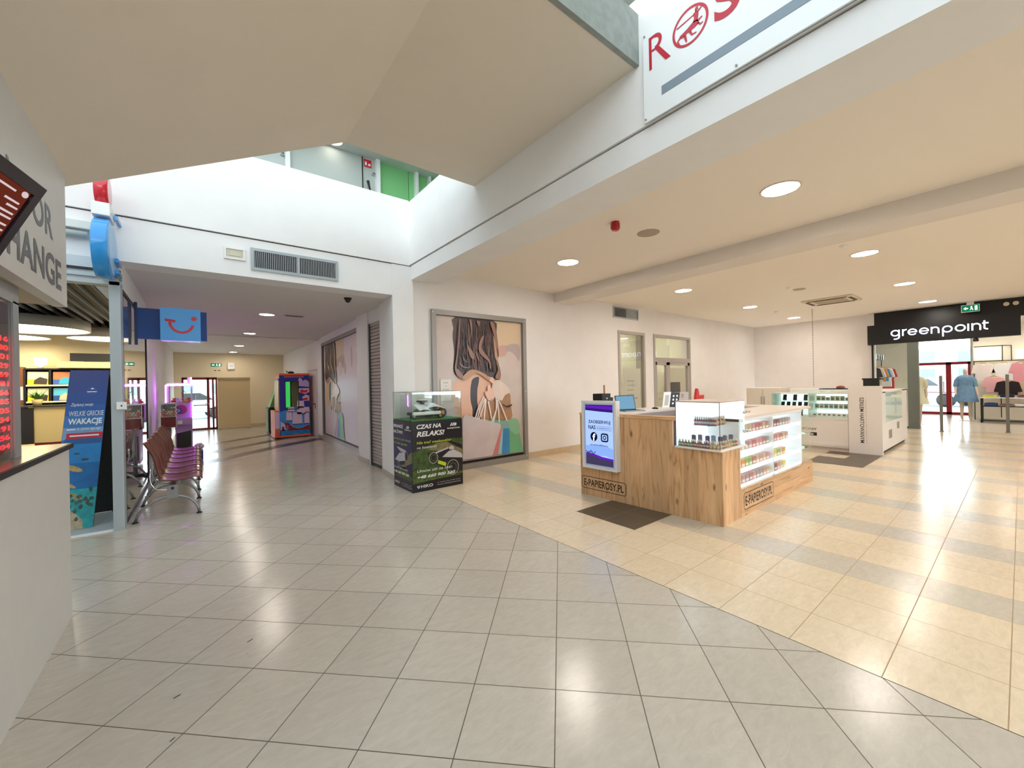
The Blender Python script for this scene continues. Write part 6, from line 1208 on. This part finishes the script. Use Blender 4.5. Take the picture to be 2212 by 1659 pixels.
# red doors
RDF = M('bright_red_door', (176, 22, 36), .35); b = MB()
for y0_, y1_ in ((1.17, 1.24), (1.66, 1.80), (2.55, 2.62)): b.box(22.56, y0_, 0, 22.66, y1_, 2.0)
b.box(22.56, 1.17, 1.90, 22.66, 2.62, 2.0); b.box(22.56, 1.17, 0, 22.66, 2.62, .09); b.box(22.58, 1.8, .82, 22.62, 2.55, .85); b.box(22.58, 1.24, .82, 22.62, 1.66, .85); d4 = struct('door_4', b, RDF)
b = MB(); b.box(22.60, 1.24, .09, 22.61, 1.66, 1.90); b.box(22.60, 1.80, .09, 22.61, 2.55, 1.90); b.box(22.6, 1.2, 2.0, 22.61, 2.6, 2.86); b.build('pane', GL, d4); b = MB(); b.tube([(22.55, 1.86, .85), (22.5, 1.86, .85), (22.5, 1.86, 1.25), (22.55, 1.86, 1.25)], .012); b.build('door_handle', RDF, d4)
# mannequins
MN = M('mannequin_skin', (226, 204, 186), .4)
def make_mannequin(x, y, rz, label, dress, dmat):
    t = thing('mannequin', label, 'mannequin', (x, y, 0), rz)
    J = {'pel': (0, 0, .98, .12, .09), 'wai': (0, 0, 1.12, .095, .075), 'che': (0, 0, 1.32, .13, .09), 'nb': (0, 0, 1.46, .055, .05), 'nk': (0, 0, 1.53, .042, .042), 'hd': (0, -.01, 1.63, .07, .08), 'ht': (0, 0, 1.71, .045, .055),
         'ls': (.15, 0, 1.42, .055, .055), 'le': (.215, .03, 1.14, .04, .04), 'lw': (.24, -.06, .92, .028, .028), 'lh': (.24, -.09, .82, .03, .018), 'rs': (-.15, 0, 1.42, .055, .055), 're': (-.215, .03, 1.14, .04, .04), 'rw': (-.24, -.10, .94, .028, .028), 'rh': (-.23, -.13, .85, .03, .018),
         'lhp': (.09, 0, .9, .085, .085), 'lk': (.09, -.01, .50, .052, .052), 'la': (.09, .02, .10, .034, .034), 'lf': (.09, -.10, .04, .035, .025), 'rhp': (-.09, 0, .9, .085, .085), 'rk': (-.09, -.01, .50, .052, .052), 'ra': (-.09, .02, .10, .034, .034), 'rf': (-.09, -.10, .04, .035, .025)}
    ks = list(J); me = bpy.data.meshes.new('body'); bm = bmesh.new(); sk = bm.verts.layers.skin.verify(); V_ = []
    for k in ks: q_ = bm.verts.new(J[k][:3]); q_[sk].radius = J[k][3:]; q_[sk].use_root = (k == 'pel'); V_.append(q_)
    for e in 'pel-wai wai-che che-nb nb-nk nk-hd hd-ht che-ls ls-le le-lw lw-lh che-rs rs-re re-rw rw-rh pel-lhp lhp-lk lk-la la-lf pel-rhp rhp-rk rk-ra ra-rf'.split():
        a, c = e.split('-'); bm.edges.new((V_[ks.index(a)], V_[ks.index(c)]))
    bm.to_mesh(me); bm.free(); me.materials.append(MN); o = bpy.data.objects.new('body', me); C.objects.link(o); o.parent = t
    o.modifiers.new('skin', 'SKIN'); s_ = o.modifiers.new('sub', 'SUBSURF'); s_.levels = 2; s_.render_levels = 2
    b = MB(); prof = [(.27, .62), (.25, .75), (.21, .90), (.185, 1.05), (.15, 1.14), (.165, 1.25), (.19, 1.36), (.17, 1.44), (.10, 1.485), (.085, 1.49)]
    def fn(u, v):
        x_ = v*(len(prof)-1); i = min(int(x_), len(prof)-2); f_ = x_-i; r_ = prof[i][0]*(1-f_)+prof[i+1][0]*f_; z = prof[i][1]*(1-f_)+prof[i+1][1]*f_
        g = 2*PI*u; r_ *= 1+.05*math.sin(g*11)*(1-v)**2; return (r_*math.cos(g)*1.05, r_*math.sin(g)*.72, z)
    b.grid(fn, 66, 24); b.tube([(.13, 0, 1.43), (.18, .01, 1.32), (.22, .03, 1.12)], .06, 0, 16, False, [.055, .068, .062]); b.tube([(-.13, 0, 1.43), (-.18, .01, 1.32), (-.22, .03, 1.12)], .06, 0, 16, False, [.055, .068, .062])
    b.build('dress', dmat, t); b = MB(); b.lathe([(.16, 0), (.16, .012), (.001, .016)], (0, 0, 0), 0, 28); b.build('stand_base', WHITE, t)
    return t
make_mannequin(19.7, 1.14, -1.35, 'mannequin in a short-sleeved denim blue dress beside the red doors', None, M('denim_dress', (112, 152, 190), .7, var=.12, vs_=14))
make_mannequin(17.6, 2.05, -1.5, 'mannequin in a pale yellow dress partly hidden by the grey entrance column', None, M('pale_dress', (236, 236, 206), .7))
# console table with folded clothes
t = thing('display_table', 'black framed console table with white tops and folded clothes in the shop', 'table', (19.4, .2, 0))
b = MB(); b.box(19.2, -1.0, .76, 19.75, .82, .79); b.build('tabletop', WHITE, t, world=True); b = MB(); b.box(19.22, -1.0, .50, 19.73, .80, .52); b.build('shelf', SBK, t, world=True); b = MB(); b.box(19.2, -1.0, .05, 19.75, .82, .08); b.build('lower_shelf', SBK, t, world=True)
for x, y in ((19.22, .79), (19.72, .79), (19.22, -.98), (19.72, -.98)): b = MB(); b.box(x-.02, y-.02, 0, x+.02, y+.02, .76); b.build('leg', SBK, t, world=True)
fold = [(19.24, .62, .79, (216, 220, 90), 'yellow'), (19.24, .28, .79, (34, 40, 60), 'navy'), (19.24, -.05, .79, (110, 80, 90), 'mauve'), (19.24, .60, .52, (50, 80, 140), 'blue'), (19.24, .30, .52, (160, 120, 96), 'tan'), (19.24, 0, .52, (240, 240, 236), 'white'), (19.24, -.3, .52, (226, 226, 220), 'ivory')]
for i, (x, y, z, c, n_) in enumerate(fold):
    b = MB()
    for k in range(2+(i % 2)): b.grid(lambda u, v, k=k: (x+.03+.34*v, y-.13+.27*u, z+.012+k*.03+.022*math.sin(PI*u)**.5), 8, 3)
    b.box(x+.02, y-.13, z, x+.38, y+.14, z+.02+.03*(1+i % 2)); tag(b.build('folded_sweater', M('cloth_'+n_, c, .85), bev=.008), '%s folded sweater %s of the console table' % (n_, 'on the top' if z > .6 else 'on the shelf'), 'clothes', 'folded sweaters on the console table')
# wall rails with garments
t = thing('clothes_rail', 'black wire clothes rail with lit shelf box on the back wall of the shop', 'rail', (20.5, .3, 0))
b = MB(); b.tube([(20.35, 1.0, 1.93), (20.35, -1.2, 1.93)], .014); b.tube([(20.35, .98, 1.93), (20.35, .98, 0)], .012); b.tube([(20.35, .42, 1.35), (20.35, -1.2, 1.35)], .012); b.tube([(20.35, .42, 1.35), (20.35, .42, .1)], .01)
b.tube([(20.35, .98, 2.42), (20.35, .38, 2.42), (20.68, .2, 2.42)], .014); b.tube([(20.35, .38, 2.42), (20.35, .38, 1.93)], .01); b.tube([(20.68, .2, 2.42), (20.68, .2, 1.93)], .01); b.build('frame', SBK, t, world=True)
for q_ in ((20.45, .42, 1.98, 20.69, .98, 2.38), (20.5, -.25, 1.98, 20.69, .12, 2.28)): b = MB(); b.box(*q_); b.build('light_box', emat('shelf_glow', (255, 246, 214), .7), t, world=True)
def garment(x, y, ztop, wd, ln, c, nm, lab, sl=.28):
    t = thing('blouse', lab, 'clothes', (x, y, ztop), 0, 'tops hanging in the clothes shop')
    b = MB(); b.tube([(0, 0, .0), (0, .01, .03), (0, 0, .05)], .004, 0, 6); b.tube([(0, -wd*.45, -.07), (0, 0, -.0), (0, wd*.45, -.07)], .012, 0, 8); b.build('hanger', M('hanger_wood', (206, 160, 110), .5), t)
    b = MB(); pts = [(-.08, -.03), (-wd/2, -.07), (-wd/2-.07, -.07-sl), (-wd/2+.03, -.09-sl), (-wd/2+.02, -ln), (wd/2-.02, -ln), (wd/2-.03, -.09-sl), (wd/2+.07, -.07-sl), (wd/2, -.07), (.08, -.03), (0, -.07)]
    b.fprism(Fr((0, 0, 0), (0, 1, 0), (0, 0, 1)), pts, -.03, .03); b.build('garment', M('cloth_'+nm, c, .85), t, bev=.015)
garment(20.30, .78, 1.89, .40, .62, (240, 230, 224), 'offwhite', 'off-white top on a wooden hanger beside the mannequin head')
garment(20.30, .34, 1.89, .42, .66, (240, 240, 240), 'bright_white', 'bright white blouse hanging in the middle of the upper rail')
garment(20.28, .02, 1.89, .36, .85, (230, 160, 172), 'rose_pink', 'rose pink top hanging right of the white blouse')
garment(20.34, -.22, 1.89, .34, .60, (150, 170, 200), 'pale_denim', 'pale denim top at the picture edge of the upper rail')
garment(20.26, .56, 1.45, .40, .55, (236, 180, 184), 'blush', 'blush pink top hanging low behind the blue dress', .3)
garment(20.22, .28, 1.31, .44, .48, (40, 30, 34), 'black_cotton', 'black top with white tag on the lower rail', .3)
garment(20.24, -.12, 1.31, .42, .48, (206, 176, 150), 'camel', 'camel coloured top on the lower rail right of the black one', .3)
# left part of the shop
t = thing('clothes_rail', 'black wire wall rack with small dark shelves on the left wall of the shop', 'rail', (18.5, 3.2, 0))
b = MB(); b.tube([(17.2, 3.3, 2.3), (20.5, 3.3, 2.3)], .015); b.tube([(17.2, 3.3, 2.3), (17.2, 3.3, 0)], .015); b.tube([(20.5, 3.3, 2.3), (20.5, 3.3, 0)], .015); b.tube([(17.2, 3.3, 1.85), (20.5, 3.3, 1.85)], .012)
for k in range(6): b.box(18.4+k*.35, 3.2, 2.12, 18.52+k*.35, 3.4, 2.3)
b.build('frame', SBK, t, world=True)
for i, (x, c, n_, lab, ln) in enumerate(((17.5, (60, 56, 60), 'charcoal', 'charcoal top hanging nearest the shop window on the left rack', .7), (18.0, (236, 232, 226), 'ivory2', 'ivory top second on the left rack', .6), (18.5, (220, 150, 70), 'ochre', 'ochre top in the middle of the left rack', .5), (19.0, (90, 150, 206), 'azure', 'azure blue top on the left rack', .5), (19.5, (240, 240, 240), 'white3', 'white top far along the left rack', .7), (20.0, (196, 40, 46), 'scarlet', 'scarlet dress at the far end of the left rack', 1.1))):
    garment(x, 3.05, 1.83, .4, ln, c, n_, lab)
t = thing('display_table', 'white plinth table with folded clothes in the left part of the shop', 'table', (17.6, 2.6, 0)); b = MB(); b.box(17.2, 2.35, 0, 18.1, 2.75, .85); b.build('body', WHITE, t, world=True)
for i, (y, c, n_) in enumerate(((2.5, (240, 240, 240), 'paper_white'), (2.65, (40, 40, 46), 'soot'))):
    b = MB(); b.box(17.25+i*.4, 2.4, .85, 17.6+i*.4, 2.7, .93+i*.05); tag(b.build('folded_sweater', M('cloth_'+n_, c, .85), bev=.012), ('white folded sweater on the white plinth table', 'black folded sweater on the white plinth table')[i], 'clothes')
# shop ceiling light tracks
for i, x in enumerate((17.6, 19.6)):
    for j, y in enumerate((2.0, .3, -1.6)):
        downlight(x, y, 3.15, .14, 'round ceiling light inside the clothes shop, %s pair, %s' % (('front', 'back')[i], ('left', 'middle', 'right')[j]), 'round ceiling lights of the clothes shop')
# ---------------------------------------------------------------- outdoors beyond the doors
def car(x, y, rz, c, lab):
    t = thing('parked_car', lab, 'car', (x, y, 0), rz)
    b = MB(); side = [(-2.1, .35), (-2.15, .75), (-1.9, .95), (-1.3, 1.0), (-.8, 1.4), (.7, 1.42), (1.4, 1.0), (2.05, .88), (2.15, .6), (2.1, .35)]
    b.fprism(Fr((0, -.85, 0), (1, 0, 0), (0, 0, 1)), side, -1.7, 0); b.build('body', M('car_'+c[0], c[1], .25, .2, coat=.8), t, bev=.05)
    b = MB(); b.fprism(Fr((0, -.86, 0), (1, 0, 0), (0, 0, 1)), [(-1.15, 1.0), (-.75, 1.34), (.62, 1.36), (1.2, 1.0)], -1.72, 0); b.build('windows', M('car_glass', (40, 50, 58), .1), t)
    for x_ in (-1.35, 1.3):
        for y_ in (-.88, .68): b = MB(); b.lathe([(.2, 0), (.32, .01), (.32, .19), (.2, .2)], (x_, y_, .32), 0, 24, 'y'); b.build('wheel', DARK, t)
car(29, 3.2, 1.2, ('silver', (196, 204, 210)), 'silver car parked outside beyond the red shop doors')
car(-.6, 27, .1, ('pale_blue', (170, 190, 210)), 'pale blue car parked outside beyond the corridor door')
t = thing('building', 'pale building across the street beyond the shop doors', 'building', (78, 6, 0)); b = MB(); b.box(76, -12, 0, 82, 22, 5); b.build('wall', M('pale_render', (206, 214, 216), .8), t, world=True)
for k in range(9):
    for z in (1.0, 3.2): b = MB(); b.box(75.95, -10+k*3.4, z, 76.0, -8.6+k*3.4, z+1.4); b.build('window', M('street_window', (120, 150, 166), .2), t, world=True)
t = thing('building', 'pale building across the street beyond the corridor door', 'building', (0, 75, 0)); b = MB(); b.box(-14, 72, 0, 16, 78, 5); b.build('wall', M('pale_render'), t, world=True)
for k in range(8):
    for z in (1.0, 3.2): b = MB(); b.box(-12+k*3.4, 71.95, z, -10.6+k*3.4, 72.0, z+1.4); b.build('window', M('street_window'), t, world=True)
